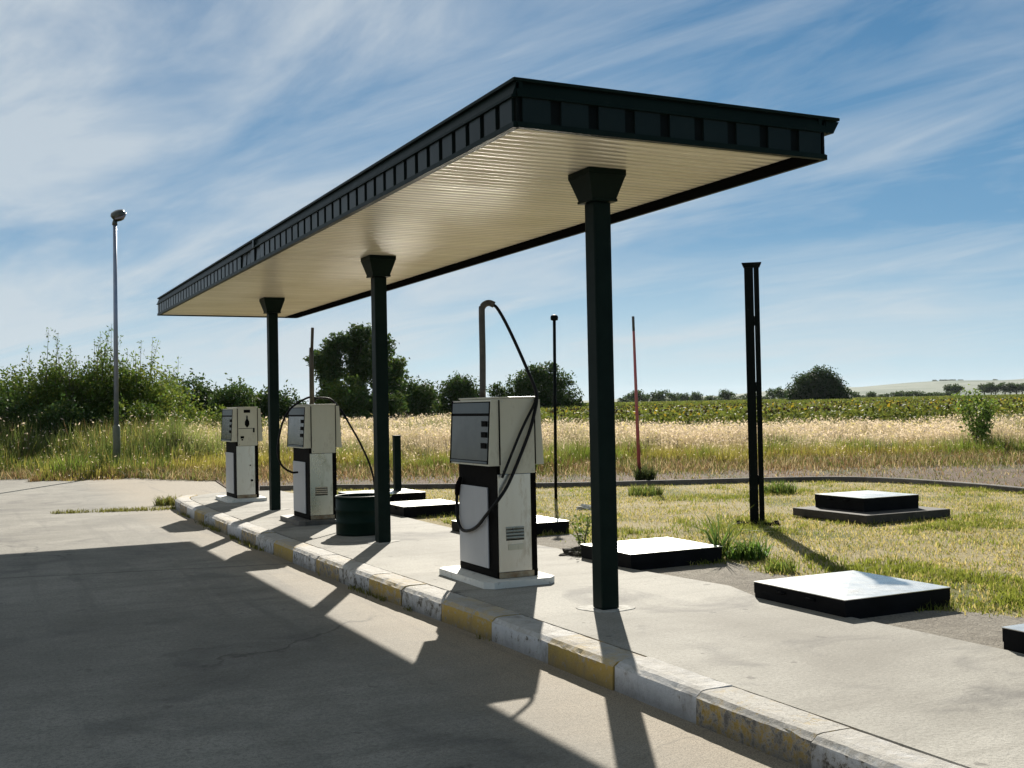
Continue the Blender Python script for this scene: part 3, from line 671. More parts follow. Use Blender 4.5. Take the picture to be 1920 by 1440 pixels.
# ------------------------------------------------------------------ posts, pipes, lamp
px_ = thing('steel_post', 'tall dark steel post of two joined channels standing on the lawn', 'post', (4.80, 4.20, -0.025), rz=R(-38))
def lean(o, dx, dy, h): o.rotation_euler.x = -math.atan2(dy, h); o.rotation_euler.y = math.atan2(dx, h)
pm = MB()
pm.box((-0.095, -0.045, 0.022), (0.018, -0.035, 3.30), 0.003); pm.box((-0.095, -0.0345, 0.022), (-0.085, 0.045, 3.30)); pm.box((0.008, -0.0345, 0.022), (0.018, 0.045, 3.30))
pm.build('channel', MT['black'], px_)
pm = MB(); pm.box((0.0245, -0.045, 0.022), (0.090, -0.035, 3.30), 0.003); pm.box((0.0245, -0.0345, 0.022), (0.034, 0.045, 3.30)); pm.box((0.080, -0.0345, 0.022), (0.090, 0.045, 3.30))
pm.build('channel', MT['black'], px_)
for zt_ in (0.5, 1.7, 2.55): MB().box((0.0185, -0.03, zt_), (0.024, 0.03, zt_+0.12)).build('tie_plate', MT['black'], px_)
MB().hexa([(-0.10, -0.05, 3.301), (0.10, -0.05, 3.301), (0.10, 0.05, 3.301), (-0.10, 0.05, 3.301), (-0.125, -0.075, 3.36), (0.125, -0.075, 3.36), (0.125, 0.075, 3.36), (-0.125, 0.075, 3.36)]).build('cap', MT['black'], px_)
MB().box((-0.27, -0.2, -0.01), (0.27, 0.2, 0.021), 0.003).build('base_plate', MT['matt'], px_)

vp = thing('vent_pipe', 'thin black vent pipe with round cap rising from the lawn behind the pumps', 'pipe', (4.456, 9.0, -0.03))
vp.rotation_euler = (0, R(0.75), 0)
MB().tube([(0, 0, 0), (0, 0, 3.04)], 0.026, 12).build('pipe', MT['black'], vp)
MB().lathe([(0.028, 2.99), (0.06, 3.0), (0.066, 3.05), (0.055, 3.075), (0.02, 3.09)], n=16).build('cap', MT['black'], vp)
rp = thing('red_pole', 'slender faded red pole leaning slightly at the edge of the tall grass', 'pole', (8.905, 13.36, -0.15))
rp.rotation_euler = (0, R(-1.2), 0)
MB().tube([(0, 0, 0), (0, 0, 1.6), (0, 0, 3.3)], [0.042, 0.036, 0.028], 12).build('shaft', MT['red'], rp)
MB().tube([(0, 0, 3.301), (0, 0, 3.62)], 0.030, 10).build('tip', MT['pipe'], rp)
shp = MB().box((-0.06, -0.05, -0.02), (0.06, 0.05, 1.10), 0.008); shp.box((-0.066, -0.056, 1.1005), (0.066, 0.056, 1.118), 0.003)
so_ = shp.build('short_post', MT['green']); so_.location = (2.33, 10.78, -0.03); tag(so_, 'short square dark post beyond the middle column', 'post')
lx, ly = place(217, 31.2)
lp = thing('street_lamp', 'tall grey street lamp post at the far edge of the forecourt', 'street lamp', (lx, ly, -0.17))
lp.rotation_euler = (0, R(0.2), 0)
MB().tube([(0, 0, 0), (0, 0, 1.35), (0, 0, 1.42)], [0.10, 0.10, 0.07], 14).build('pole_foot', MT['lamp_base'], lp)
MB().tube([(0, 0, 1.421), (0, 0, 4.5), (0, 0, 7.05)], [0.068, 0.058, 0.05], 14).build('pole', MT['lamp_pole'], lp)
MB().tube([(0, 0, 7.051), (0.0, 0, 7.12), (0.02, 0, 7.2)], [0.075, 0.07, 0.06], 12).build('collar', MT['lamp_head'], lp)
rot = Matrix.Rotation(R(-25), 3, 'Y') @ Matrix.Rotation(R(18), 3, 'X')
lh = MB().lathe([(0.03, -0.15), (0.11, -0.14), (0.17, -0.08), (0.20, 0.0), (0.21, 0.06), (0.17, 0.12), (0.07, 0.15)], (0.10, 0.0, 7.33), 20, rot).build('lamp_head', MT['lamp_head'], lp)
MB().tube([(0.005, 0, 7.15), (0.035, 0, 7.22), (0.07, 0, 7.26)], 0.05, 10).build('bracket', MT['lamp_head'], lh)
MB().lathe([(0.205, 0.0), (0.19, -0.05), (0.14, -0.10), (0.02, -0.165)][::-1], (0.113, -0.008, 7.335), 20, rot).build('bowl', MT['lamp_bowl'], lh)

# ------------------------------------------------------------------ tank hatches
def hatch(x0, y0, x1, y1, zt, label, slab=None, rz=0.0):
    cx, cy = (x0+x1)/2, (y0+y1)/2; a, b = (x1-x0)/2, (y1-y0)/2
    t = thing('tank_hatch', label, 'tank hatch', (cx, cy, -0.06), 'white lidded tank hatches behind the island', rz)
    zl = zt+0.06
    zb = 0.0
    if slab:
        MB().box((-a-0.27, -b-0.32, 0.05), (a+0.22, b+0.14, 0.155), 0.012).build('slab', MT['slab'], t)
        MB().box((-a-0.05, -b-0.1, -0.02), (a+0.02, b, 0.0495), 0.0).build('footing', MT['slab'], t); zb = 0.156
    MB().box((-a+0.004, -b+0.004, zb), (a-0.004, b-0.004, zl-0.0855)).build('frame', MT['frame'], t)
    # folded lid: black skirt, shallow hipped white top
    MB().box((-a, -b, zl-0.085), (a, b, zl-0.0005)).build('skirt', MT['frame'], t)
    lm = MB(); v = [lm.bm.verts.new((x, y, zl)) for x, y in ((-a-0.004, -b-0.004), (a+0.004, -b-0.004), (a+0.004, b+0.004), (-a-0.004, b+0.004))]
    u_ = [lm.bm.verts.new((x, y, zl+0.005)) for x, y in ((-a-0.004, -b-0.004), (a+0.004, -b-0.004), (a+0.004, b+0.004), (-a-0.004, b+0.004))]
    tp = lm.bm.verts.new((0, 0, zl+0.012))
    lm.bm.faces.new(v[::-1])
    for k in range(4):
        lm.bm.faces.new((v[k], v[(k+1) % 4], u_[(k+1) % 4], u_[k])); lm.bm.faces.new((u_[k], u_[(k+1) % 4], tp))
    lid = lm.build('lid', MT['lid'], t)
    for yy in (-0.3*b, 0.35*b): MB().tube([(-a-0.006, yy-0.05, zl-0.04), (-a-0.006, yy+0.05, zl-0.04)], 0.011, 8).build('hinge', MT['frame'], t)
    return t
hatch(1.24, -1.21, 2.27, -0.20, 0.12, 'large white tank hatch nearest the bottom right, whole lid in view')
hatch(1.25, 1.62, 2.30, 2.56, 0.13, 'white tank hatch beside the spiky grass clump, partly behind the nearest column')
hatch(1.38, -3.5, 2.4, -2.42, 0.12, 'white tank hatch cut off by the right edge of the photo')
hatch(1.15, 4.72, 2.32, 5.66, 0.12, 'white tank hatch behind the nearest pump')
hatch(1.30, 7.75, 2.25, 8.70, 0.13, 'white tank hatch just left of the nearest pump, beyond the island')
hatch(1.42, 10.2, 2.62, 11.25, 0.13, 'farthest white tank hatch, seen above the green bin')
hatch(6.02, 3.58, 6.98, 4.50, 0.27, 'white tank hatch raised on a dark concrete slab out on the lawn', slab=True)

# ------------------------------------------------------------------ small ground clutter
def lump(name, loc_, r, m, seed, label, cat):
    bm = MB(); bmesh.ops.create_icosphere(bm.bm, subdivisions=4, radius=1.0)
    rg = np.random.default_rng(seed); ph = rg.random((6, 3))*6
    for v in bm.bm.verts:
        q = v.co; k = 1+0.22*math.sin(q.x*4+ph[0][0])*math.sin(q.y*5+ph[1][0])+0.14*math.sin(q.z*9+q.x*7+ph[2][0])+0.09*math.sin(q.y*15+q.x*11+ph[3][0])
        v.co = Vector((q.x*r[0]*k, q.y*r[1]*k, max(q.z, -0.15)*r[2]*k))
    o = bm.build(name, m); o.location = loc_; return tag(o, label, cat)
lump('soil_heap', (1.36, 2.80, -0.03), (0.20, 0.15, 0.09), MT['soil'], 1, 'dark clod of soil at the island edge left of the nearest column', 'soil heap')
lump('stone', (4.05, 7.34, -0.03), (0.14, 0.10, 0.07), MT['stone'], 2, 'pale stone on the lawn left of the nearest column', 'stone')

FOL = {}
FOL['weed'] = foliage('grass blades', (1, 1, 1), 0.5)
FOL['leaf'] = foliage('tree leaves', (1, 1, 1), 0.38)
def tuft(name, x, y, z, n, h, spread, col, seed, label, cat, wid=0.012, leanmax=0.9):
    rg = np.random.default_rng(seed)
    r_ = rg.random(n)**0.6*spread; a = rg.random(n)*6.28
    pos = np.stack([np.cos(a)*r_, np.sin(a)*r_, np.zeros(n)], 1)
    hh = h*(0.45+0.6*rg.random(n)); V, fs, tip = blades(rg, pos, hh, np.full(n, wid)*(0.6+0.8*rg.random(n)), rg.random(n)**0.8*leanmax, 0.35)
    tn_ = np.array(col)[None]*(0.6+0.8*rg.random(n))[:, None]*np.stack([0.8+0.5*rg.random(n), np.ones(n), 0.7+0.6*rg.random(n)], 1)
    o = npmesh(name, V, fs, FOL['weed'], np.repeat(tn_, 5, 0)); o.location = (x, y, z)
    return tag(o, label, cat)
tuft('grass_clump', 1.47, 2.62, -0.03, 260, 0.15, 0.22, (0.035, 0.045, 0.018), 9, 'dark matted weeds left of the nearest column at the island edge', 'grass clump', 0.014, 1.2)
tuft('grass_clump', 2.70, 1.72, -0.03, 260, 0.24, 0.20, (0.10, 0.17, 0.04), 1, 'spiky green grass clump beside a white hatch behind the nearest column', 'grass clump', 0.020, 1.35)
tuft('grass_clump', 2.46, 1.86, -0.03, 55, 0.62, 0.10, (0.10, 0.16, 0.045), 8, 'long arching grass blades leaning over the corner of a white hatch', 'grass clump', 0.018, 1.25)
tuft('grass_clump', 2.40, 0.86, -0.03, 160, 0.15, 0.16, (0.14, 0.19, 0.045), 2, 'small green grass tuft just behind the largest white hatch', 'grass clump')
tuft('grass_clump', 8.15, 7.8, -0.03, 260, 0.25, 0.28, (0.11, 0.16, 0.04), 3, 'green grass tuft right of the tall steel post, near the back kerb', 'grass clump', 0.02)
tuft('grass_clump', 6.2, 9.0, -0.03, 220, 0.22, 0.3, (0.14, 0.18, 0.05), 4, 'low grass tuft by the back kerb left of the steel post', 'grass clump', 0.02)
tuft('grass_clump', -0.95, 14.15, -0.16, 300, 0.20, 0.25, (0.13, 0.14, 0.04), 5, 'weedy grass growing at the far tip of the painted kerb', 'grass clump', 0.016)
tuft('grass_clump', 8.95, 13.2, -0.14, 260, 0.45, 0.22, (0.06, 0.08, 0.03), 6, 'dark weed clump at the foot of the red pole', 'grass clump', 0.02)
def weedplant(x, y, z, h, seed, label, n=90, col=(0.12, 0.17, 0.04), spread=0.16):
    rg = np.random.default_rng(seed)
    t = thing('weed_plant', label, 'weed', (x, y, z))
    st_ = MB()
    for k in range(5):
        a = rg.random()*6.28; st_.tube([(0, 0, 0), (math.cos(a)*spread*0.35, math.sin(a)*spread*0.35, h*0.5), (math.cos(a)*spread*0.8, math.sin(a)*spread*0.8, h*(0.75+0.25*rg.random()))], [0.006, 0.004, 0.002], 5)
    st_.build('stem', MT['wood'], t)
    zz = rg.random(n); a = rg.random(n)*6.28; r_ = spread*(0.2+0.8*rg.random(n))*(0.4+0.6*zz)
    pos = np.stack([np.cos(a)*r_, np.sin(a)*r_, h*(0.15+0.85*zz)], 1)
    V = quads(rg, pos, 0.055*(0.6+0.7*rg.random(n)), 0.03*(0.6+0.7*rg.random(n)))
    npmesh('foliage', V, 4, FOL['leaf'], np.repeat(np.array(col)[None]*(0.6+0.9*rg.random(n))[:, None], 4, 0), t)
weedplant(1.52, 3.0, -0.03, 0.42, 5, 'spindly green weed by the soil clod left of the nearest column', 150)
weedplant(1.62, 9.4, -0.03, 0.32, 6, 'small green weed growing between far hatch and green bin', 60)
# leafy sapling at the right edge of the grass
sx_, sy_ = place(1828, 33.0)
sap = thing('sapling', 'leafy green sapling standing in the dry grass at far right', 'sapling', (sx_, sy_, float(terr(33))))
rg = np.random.default_rng(21); stm = MB(); tips = []
for k in range(9):
    a = rg.random()*6.28; tx, ty, tz = math.cos(a)*0.55*rg.random()**0.5, math.sin(a)*0.55, 0.9+1.05*rg.random()
    stm.tube([(0.02*math.cos(a), 0.02*math.sin(a), 0), (tx*0.3, ty*0.3, tz*0.45), (tx, ty, tz)], [0.022, 0.014, 0.004], 6); tips.append((tx, ty, tz))
stm.build('stem', MT['wood'], sap)
pos = []
for (tx, ty, tz) in tips:
    for q in range(150):
        u_ = 0.35+0.65*rg.random(); pos.append((tx*u_+rg.normal()*0.11, ty*u_+rg.normal()*0.11, tz*u_+rg.normal()*0.08))
pos = np.array(pos); n = len(pos)
npmesh('foliage', quads(rg, pos, 0.13*(0.6+0.8*rg.random(n)), 0.07*(0.6+0.8*rg.random(n))), 4, FOL['leaf'], np.repeat(np.array([0.14, 0.21, 0.045])[None]*(0.5+1.0*rg.random(n))[:, None], 4, 0), sap)

# ------------------------------------------------------------------ grass and crop (stuff)
rng = np.random.default_rng(5)
# short lawn
from_poly = [tuple(p) for p in LS]
def inside(poly, x, y):
    r = np.zeros(len(x), bool); j = len(poly)-1
    for i in range(len(poly)):
        xi, yi = poly[i]; xj, yj = poly[j]
        c = ((yi > y) != (yj > y)) & (x < (xj-xi)*(y-yi)/(yj-yi+1e-12)+xi); r ^= c; j = i
    return r
lawn_poly = from_poly+[(9.5, -6), (1.5, -6), (1.5, 14.2)]
n = 520000
x = rng.uniform(1.4, 11.3, n); y = rng.uniform(-5.5, 14.4, n)
cl_ = fbm(x*0.9, y*0.9); fn = fbm(x*3.1+40, y*3.1)
strip = 2.05+0.35*np.sin(y*1.7)+0.22*np.sin(y*4.1+1)+np.where(y < -1, np.clip(-1-y, 0, 1)*0.45, 0)
strip = np.where(y > 4.6, 1.45, strip)
green = 0.9*smooth(0.50, 0.70, cl_*0.7+fn*0.3)
edge_g = np.exp(-((x-strip-0.5)/0.7)**2)*0.4
dens = (0.36+0.70*np.clip(green+edge_g, 0, 1))*(0.35+0.65*smooth(0.34, 0.5, fbm(x*1.5+70, y*1.5+11)))
near = np.clip(16/np.maximum(dep(x, y), 5), 0.6, 1.6)
ok = inside(lawn_poly, x, y) & (x > strip+rng.normal(size=n)*0.10) & (rng.random(n) < dens*near*0.62)
x, y, green, fn = x[ok], y[ok], np.clip(green+edge_g, 0, 1)[ok], fn[ok]
for (x0, y0, x1, y1) in ((1.24, -1.21, 2.27, -0.20), (1.25, 1.62, 2.30, 2.56), (1.15, 4.72, 2.32, 5.66), (1.30, 7.75, 2.25, 8.70), (1.42, 10.2, 2.62, 11.25), (5.75, 3.26, 7.2, 4.64), (4.7, 4.1, 4.9, 4.3)):
    m_ = 420; u_ = rng.random(m_); w_ = np.abs(rng.normal(size=m_))*0.05; sd_ = rng.integers(0, 3, m_)          # blades left standing along the hatch edges
    ex = np.where(sd_ == 0, x1+w_, x0+(x1-x0)*u_); ey = np.where(sd_ == 0, y0+(y1-y0)*u_, np.where(sd_ == 1, y1+w_, y0-w_))
    kk = (ex > 1.9) & (rng.random(m_) < fbm(ex*3, ey*3)*1.6); ex, ey = ex[kk], ey[kk]
    x = np.concatenate([x, ex]); y = np.concatenate([y, ey]); green = np.concatenate([green, np.full(len(ex), 0.8)]); fn = np.concatenate([fn, np.full(len(ex), 0.7)])
n = len(x)
pos = np.stack([x, y, np.full(n, -0.032)], 1)
hh = (0.016+0.03*rng.random(n)+0.035*green*rng.random(n)+0.055*(fn > 0.58)*(0.3+0.7*green)*rng.random(n)**2)
V, fs, tip = blades(rng, pos, hh, 0.006+0.008*rng.random(n), rng.random(n)*1.1)
isg = rng.random(n) < (0.30+0.68*green)
ca = np.where(isg[:, None], np.array([0.19, 0.22, 0.042])[None], np.array([0.43, 0.365, 0.165])[None])*(0.65+0.7*rng.random(n))[:, None]
lg = npmesh('lawn_grass', V, fs, FOL['weed'], np.repeat(ca, 5, 0))
tag(lg, 'short patchy green and straw coloured lawn grass', 'grass', kind='stuff')

# weeds in the forecourt cracks
n = 2600; u_ = rng.random(n); sel = rng.random(n) < 0.65
x = np.where(sel, -3.0+2.1*u_, -7.5+3.6*u_); y = 13.05-0.23*x-0.14+rng.normal(size=n)*np.where(sel, 0.05+0.07*u_, 0.03)+(-0.0)
ok = rng.random(n) < fbm(x*3, y*3+5)*1.2-0.1; x, y = x[ok], y[ok]; n = len(x)
V, fs, _t = blades(rng, np.stack([x, y, np.full(n, -0.162)], 1), 0.02+0.07*rng.random(n), 0.008+0.008*rng.random(n), rng.random(n)*1.1)
x2 = rng.uniform(-0.3, 1, 900)
kz = rng.random(1600)**0.8*15-1.0; kx = np.interp(kz, KS[:, 1], KS[:, 0])-0.03-np.abs(rng.normal(size=1600))*0.03
okk = rng.random(1600) < smooth(0.5, 0.62, fbm(kz*1.2+3, kz*0+2)); kz, kx = kz[okk], kx[okk]; m_ = len(kz)
V2, fs2, _t = blades(rng, np.stack([kx, kz, np.full(m_, -0.162)], 1), 0.02+0.06*rng.random(m_), 0.006+0.008*rng.random(m_), rng.random(m_)*1.1)
lo = np.concatenate([fs[0], fs2[0]+len(V)]); st = np.concatenate([fs[1], fs2[1]+len(fs[0])])
ca = np.array([0.17, 0.17, 0.05])[None]*(0.5+0.8*rng.random(n+m_))[:, None]
tag(npmesh('crack_weeds', np.vstack([V, V2]), (lo, st), FOL['weed'], np.repeat(ca, 5, 0)), 'low weeds growing in the forecourt joint and along the kerb foot', 'weeds', kind='stuff')

def scatter(dmin, dmax, n, margin=5, pl=-1000, pr=3000, power=1.0):
    d = dmin+(dmax-dmin)*rng.random(n)**power
    s_lo = np.maximum(-(d*0.4612+margin), d*(pl-960)/F); s_hi = np.minimum(d*0.4612+margin, d*(pr-960)/F)
    s = s_lo+(s_hi-s_lo)*rng.random(n)
    return d, s, CAM[0]+FH[0]*d+RH[0]*s, CAM[1]+FH[1]*d+RH[1]*s
# front of the belt wanders; pale feathery heads further in, greener and golden in front
def tall(dmin, dmax, n, power, wid):
    d, s, x, y = scatter(dmin, dmax, n, 6, power=power)
    px = 960+s/d*F
    front = 29.3+2.6*(fbm(s*0.35, s*0+4)-0.5)*2+1.2*(fbm(s*1.7, s*0+14)-0.5)*2+0.8*smooth(200, 0, px)-0.5*smooth(900, 1300, px)
    clump = fbm(x*0.55+9, y*0.55); c2 = fbm(x*1.9, y*1.9+4)
    ok = (d > front) & (rng.random(n) < 0.35+1.1*smooth(0.3, 0.6, c2))
    d, s, x, y, px, clump, c2, front = [q[ok] for q in (d, s, x, y, px, clump, c2, front)]
    return d, s, x, y, px, clump, c2, d-front
parts_v, parts_l, parts_s, parts_t = [], [], [], []
def add(V, fs, t):
    nv = sum(len(a) for a in parts_v); nl_ = sum(len(a) for a in parts_l)
    parts_v.append(V); parts_l.append(fs[0]+nv); parts_s.append(fs[1]+nl_); parts_t.append(t)
for (d0, d1, n, pw, w_) in ((28.0, 35, 150000, 1.3, 1.0), (34, 52, 150000, 1.2, 1.5), (50, 92, 110000, 1.3, 2.6)):
    d, s, x, y, px, clump, c2, inn = tall(d0, d1, n, pw, w_)
    # the sunflower field takes over on the right
    keep = ~((px > 985) & (d > 47+3*clump)); d, s, x, y, px, clump, c2, inn = [q[keep] for q in (d, s, x, y, px, clump, c2, inn)]
    n = len(d); pos = np.stack([x, y, terr(d)-0.02], 1)
    left = smooth(620, 380, px)
    hh = (0.22+0.36*smooth(0.0, 1.6, inn)+0.30*smooth(2.6, 6.5, inn)+0.45*(clump-0.5)+0.34*left*smooth(2.0, 6, inn))*(0.60+0.6*rng.random(n)**1.3)
    hh *= 1-0.10*smooth(1000, 1500, px)
    patch = smooth(0.54, 0.66, fbm(x*0.22+50, y*0.22+17)); hh *= 0.80+0.45*fbm(x*0.30+5, y*0.30)+0.18*patch
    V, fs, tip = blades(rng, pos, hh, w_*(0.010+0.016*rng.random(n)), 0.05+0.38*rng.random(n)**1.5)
    pale = (1-0.85*patch)*smooth(2.6, 5.4, inn+5.0*(c2-0.5))*np.clip(0.85-0.75*left+0.1, 0, 1)
    u_ = rng.random(n)
    gold = np.array([0.27, 0.245, 0.06]); grn = np.array([0.14, 0.20, 0.035]); straw = np.array([0.52, 0.43, 0.34]); brown = np.array([0.17, 0.11, 0.06]); dk = np.array([0.06, 0.075, 0.025])
    gmix = np.clip(smooth(0.38, 0.62, clump)+0.12*left-0.05, 0, 1)
    base = gold[None]*(1-gmix[:, None])+grn[None]*gmix[:, None]
    base = np.where((rng.random(n) < 0.75*patch)[:, None], np.array([0.085, 0.12, 0.03])[None], base)
    base = np.where((u_ < 0.10+0.55*smooth(1.6, 0, inn)+0.25*smooth(1300, 1900, px)*smooth(3.0, 0, inn))[:, None], brown[None], base)
    base = np.where((u_ > 0.95-0.03*left)[:, None], dk[None], base)
    base = base*(1-pale[:, None]*0.75)+straw[None]*pale[:, None]*0.75
    base = base*((0.7+0.6*rng.random(n))*(1+0.25*left))[:, None]  # blade colour lifted on the left, standing in for stronger light there
    t5 = np.repeat(base[:, None], 5, 1); 
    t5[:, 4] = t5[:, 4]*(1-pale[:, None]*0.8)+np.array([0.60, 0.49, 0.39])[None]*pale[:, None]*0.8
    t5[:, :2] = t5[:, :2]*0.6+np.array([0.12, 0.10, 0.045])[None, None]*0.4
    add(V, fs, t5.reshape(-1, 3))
    # seed heads
    hsel = rng.random(n) < 0.05+0.70*pale
    tp = tip[hsel]; m_ = len(tp)
    qv = quads(rng, tp-np.array([0, 0, 0.03])[None], w_*(0.05+0.05*rng.random(m_)), w_*(0.02+0.02*rng.random(m_)))
    hc = np.where((rng.random(m_) < 0.85)[:, None], np.array([0.68, 0.57, 0.49])[None], np.array([0.60, 0.52, 0.25])[None])*(0.75+0.4*rng.random(m_))[:, None]
    add(qv, (np.arange(4*m_), np.arange(0, 4*m_, 4)), np.repeat(hc, 4, 0))
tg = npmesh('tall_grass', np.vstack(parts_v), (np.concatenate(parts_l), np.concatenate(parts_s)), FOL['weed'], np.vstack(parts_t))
tag(tg, 'belt of tall dry golden grass with pale pinkish seed heads behind the station', 'grass', kind='stuff')

# low dead weeds and tufts straggling over the gravel between kerb and tall grass
n = 150000
d = 19.5+11.5*rng.random(n); sdx = (rng.random(n)*2-1)*(d*0.4612+6)
x = CAM[0]+FH[0]*d+RH[0]*sdx; y = CAM[1]+FH[1]*d+RH[1]*sdx
kx_ = inside([(q[0], q[1]) for q in LS+nl*0.25]+[(9.5, -20), (-30, -20), (-30, 26.4), (-4, 25.6), (-1, 24.6), (0.5, 21.6), (1.3, 20.6), (0.5, 15.6), (-0.6, 14.3)], x, y)
dn = 0.10+smooth(0.36, 0.62, fbm(x*0.7+31, y*0.7)*0.6+fbm(x*2.3, y*2.3+8)*0.4)*(0.15+0.85*smooth(24.5, 29.5, d))+0.75*smooth(25.8, 28.6, d)
ok = ~kx_ & (rng.random(n) < dn*0.8); d, x, y = d[ok], x[ok], y[ok]; n = len(d)
zz = np.maximum(terr(d), -0.145)
V, fs, _t = blades(rng, np.stack([x, y, zz], 1), (0.03+0.15*rng.random(n)**1.6)*(0.7+1.3*smooth(25.5, 29, d)), 0.010+0.014*rng.random(n), rng.random(n)*1.15)
pick_ = rng.random(n); gz = fbm(x*0.5+3, y*0.5+60)
ca = np.where((pick_ < 0.35+0.9*(gz-0.45))[:, None], np.array([0.12, 0.135, 0.04])[None], np.where((pick_ < 0.75)[:, None], np.array([0.22, 0.145, 0.085])[None], np.array([0.38, 0.31, 0.20])[None]))*(0.6+0.7*rng.random(n))[:, None]
tag(npmesh('straggling_weeds', V, fs, FOL['weed'], np.repeat(ca, 5, 0)), 'low dead and green weeds straggling over the gravel', 'weeds', kind='stuff')

# sunflower field
parts_v, parts_l, parts_s, parts_t = [], [], [], []
for (d0, d1, n, pw, sz, nlf) in ((47, 58, 5200, 1.0, 0.17, 13), (57, 100, 16000, 1.2, 0.22, 7), (98, 420, 34000, 1.7, 0.55, 4)):
    d, s, x, y = scatter(d0, d1, n, 25, pl=985, pr=3200, power=pw)
    rowd = np.round(d/0.8)*0.8 if d0 < 50 else d
    d = rowd; x = CAM[0]+FH[0]*d+RH[0]*s; y = CAM[1]+FH[1]*d+RH[1]*s
    hp_ = 1.28*(0.86+0.2*fbm(x*0.25, y*0.25)+0.16*rng.random(n))
    for k in range(nlf):
        zf = (k+0.6)/nlf
        pos = np.stack([x+rng.normal(size=n)*0.16*sz/0.2, y+rng.normal(size=n)*0.16*sz/0.2, terr(d)+hp_*(0.15+0.85*zf)], 1)
        V = quads(rng, pos, sz*(0.8+0.6*rng.random(n)), sz*(0.6+0.5*rng.random(n)), 0.25)
        yl = rng.random(n)
        ca = np.where((yl < 0.22)[:, None], np.array([0.22, 0.22, 0.05])[None], np.array([0.145, 0.18, 0.04])[None])*(0.6+0.7*rng.random(n))[:, None]
        add(V, (np.arange(4*n), np.arange(0, 4*n, 4)), np.repeat(ca, 4, 0))
    if d0 < 98:
        m_ = int(n*0.45); pos = np.stack([x[:m_]-FH[0]*0.14, y[:m_]-FH[1]*0.14, terr(d[:m_])+hp_[:m_]*(0.92+0.1*rng.random(m_))], 1)
        V = quads(rng, pos, np.full(m_, 0.17), np.full(m_, 0.17)); ca = np.where((rng.random(m_) < 0.75)[:, None], np.array([0.035, 0.028, 0.015])[None], np.array([0.35, 0.26, 0.03])[None])
        add(V, (np.arange(4*m_), np.arange(0, 4*m_, 4)), np.repeat(ca, 4, 0))
sf = npmesh('sunflower_field', np.vstack(parts_v), (np.concatenate(parts_l), np.concatenate(parts_s)), FOL['leaf'], np.vstack(parts_t))
tag(sf, 'wide green sunflower field with drooping dark heads reaching the horizon', 'crop field', kind='stuff')

# ------------------------------------------------------------------ trees and shrubs
def crown(rg, lobes, n, size, col, dark=0.45, gap=0.25):
    """leaf clumps through the volume of several lobes, thinned by a noise field so that gaps show"""
    lobes = np.array(lobes, float); vol = lobes[:, 3]*lobes[:, 4]*lobes[:, 5]; pick = rg.choice(len(lobes), n, p=vol**0.75/np.sum(vol**0.75))
    v = rg.normal(size=(n, 3)); v /= np.linalg.norm(v, axis=1)[:, None]; r_ = rg.random(n)**0.42
    ph = rg.random((len(lobes), 4))*6.28
    k = 1+0.14*np.sin(v[:, 0]*4+ph[pick, 0])*np.sin(v[:, 1]*5+ph[pick, 1])+0.13*np.sin(v[:, 2]*7+v[:, 0]*5+ph[pick, 2])+0.08*rg.normal(size=n)
    pos = lobes[pick, :3]+v*(r_*k)[:, None]*lobes[pick, 3:6]
    sc = 2.2/np.mean(lobes[:, 3])
    nz_ = fbm(pos[:, 0]*sc+pos[:, 2]*sc*0.7+20, pos[:, 1]*sc-pos[:, 2]*sc*0.9+20)
    keep = (nz_ > 0.30+gap*0.35) | (r_ < 0.55)
    keep &= pos[:, 2] > 0.02
    pos = pos[keep]; n = len(pos); nz_ = nz_[keep]
    V = quads(rg, pos, size*(0.6+0.8*rg.random(n)), size*0.6*(0.6+0.8*rg.random(n)))
    hue = np.stack([0.8+0.5*rg.random(n), np.ones(n), 0.7+0.5*rg.random(n)], 1)
    t = np.array(col)[None]*hue*(0.55+0.7*rg.random(n)+0.5*(nz_-0.4))[:, None]
    return V, np.repeat(t, 4, 0)
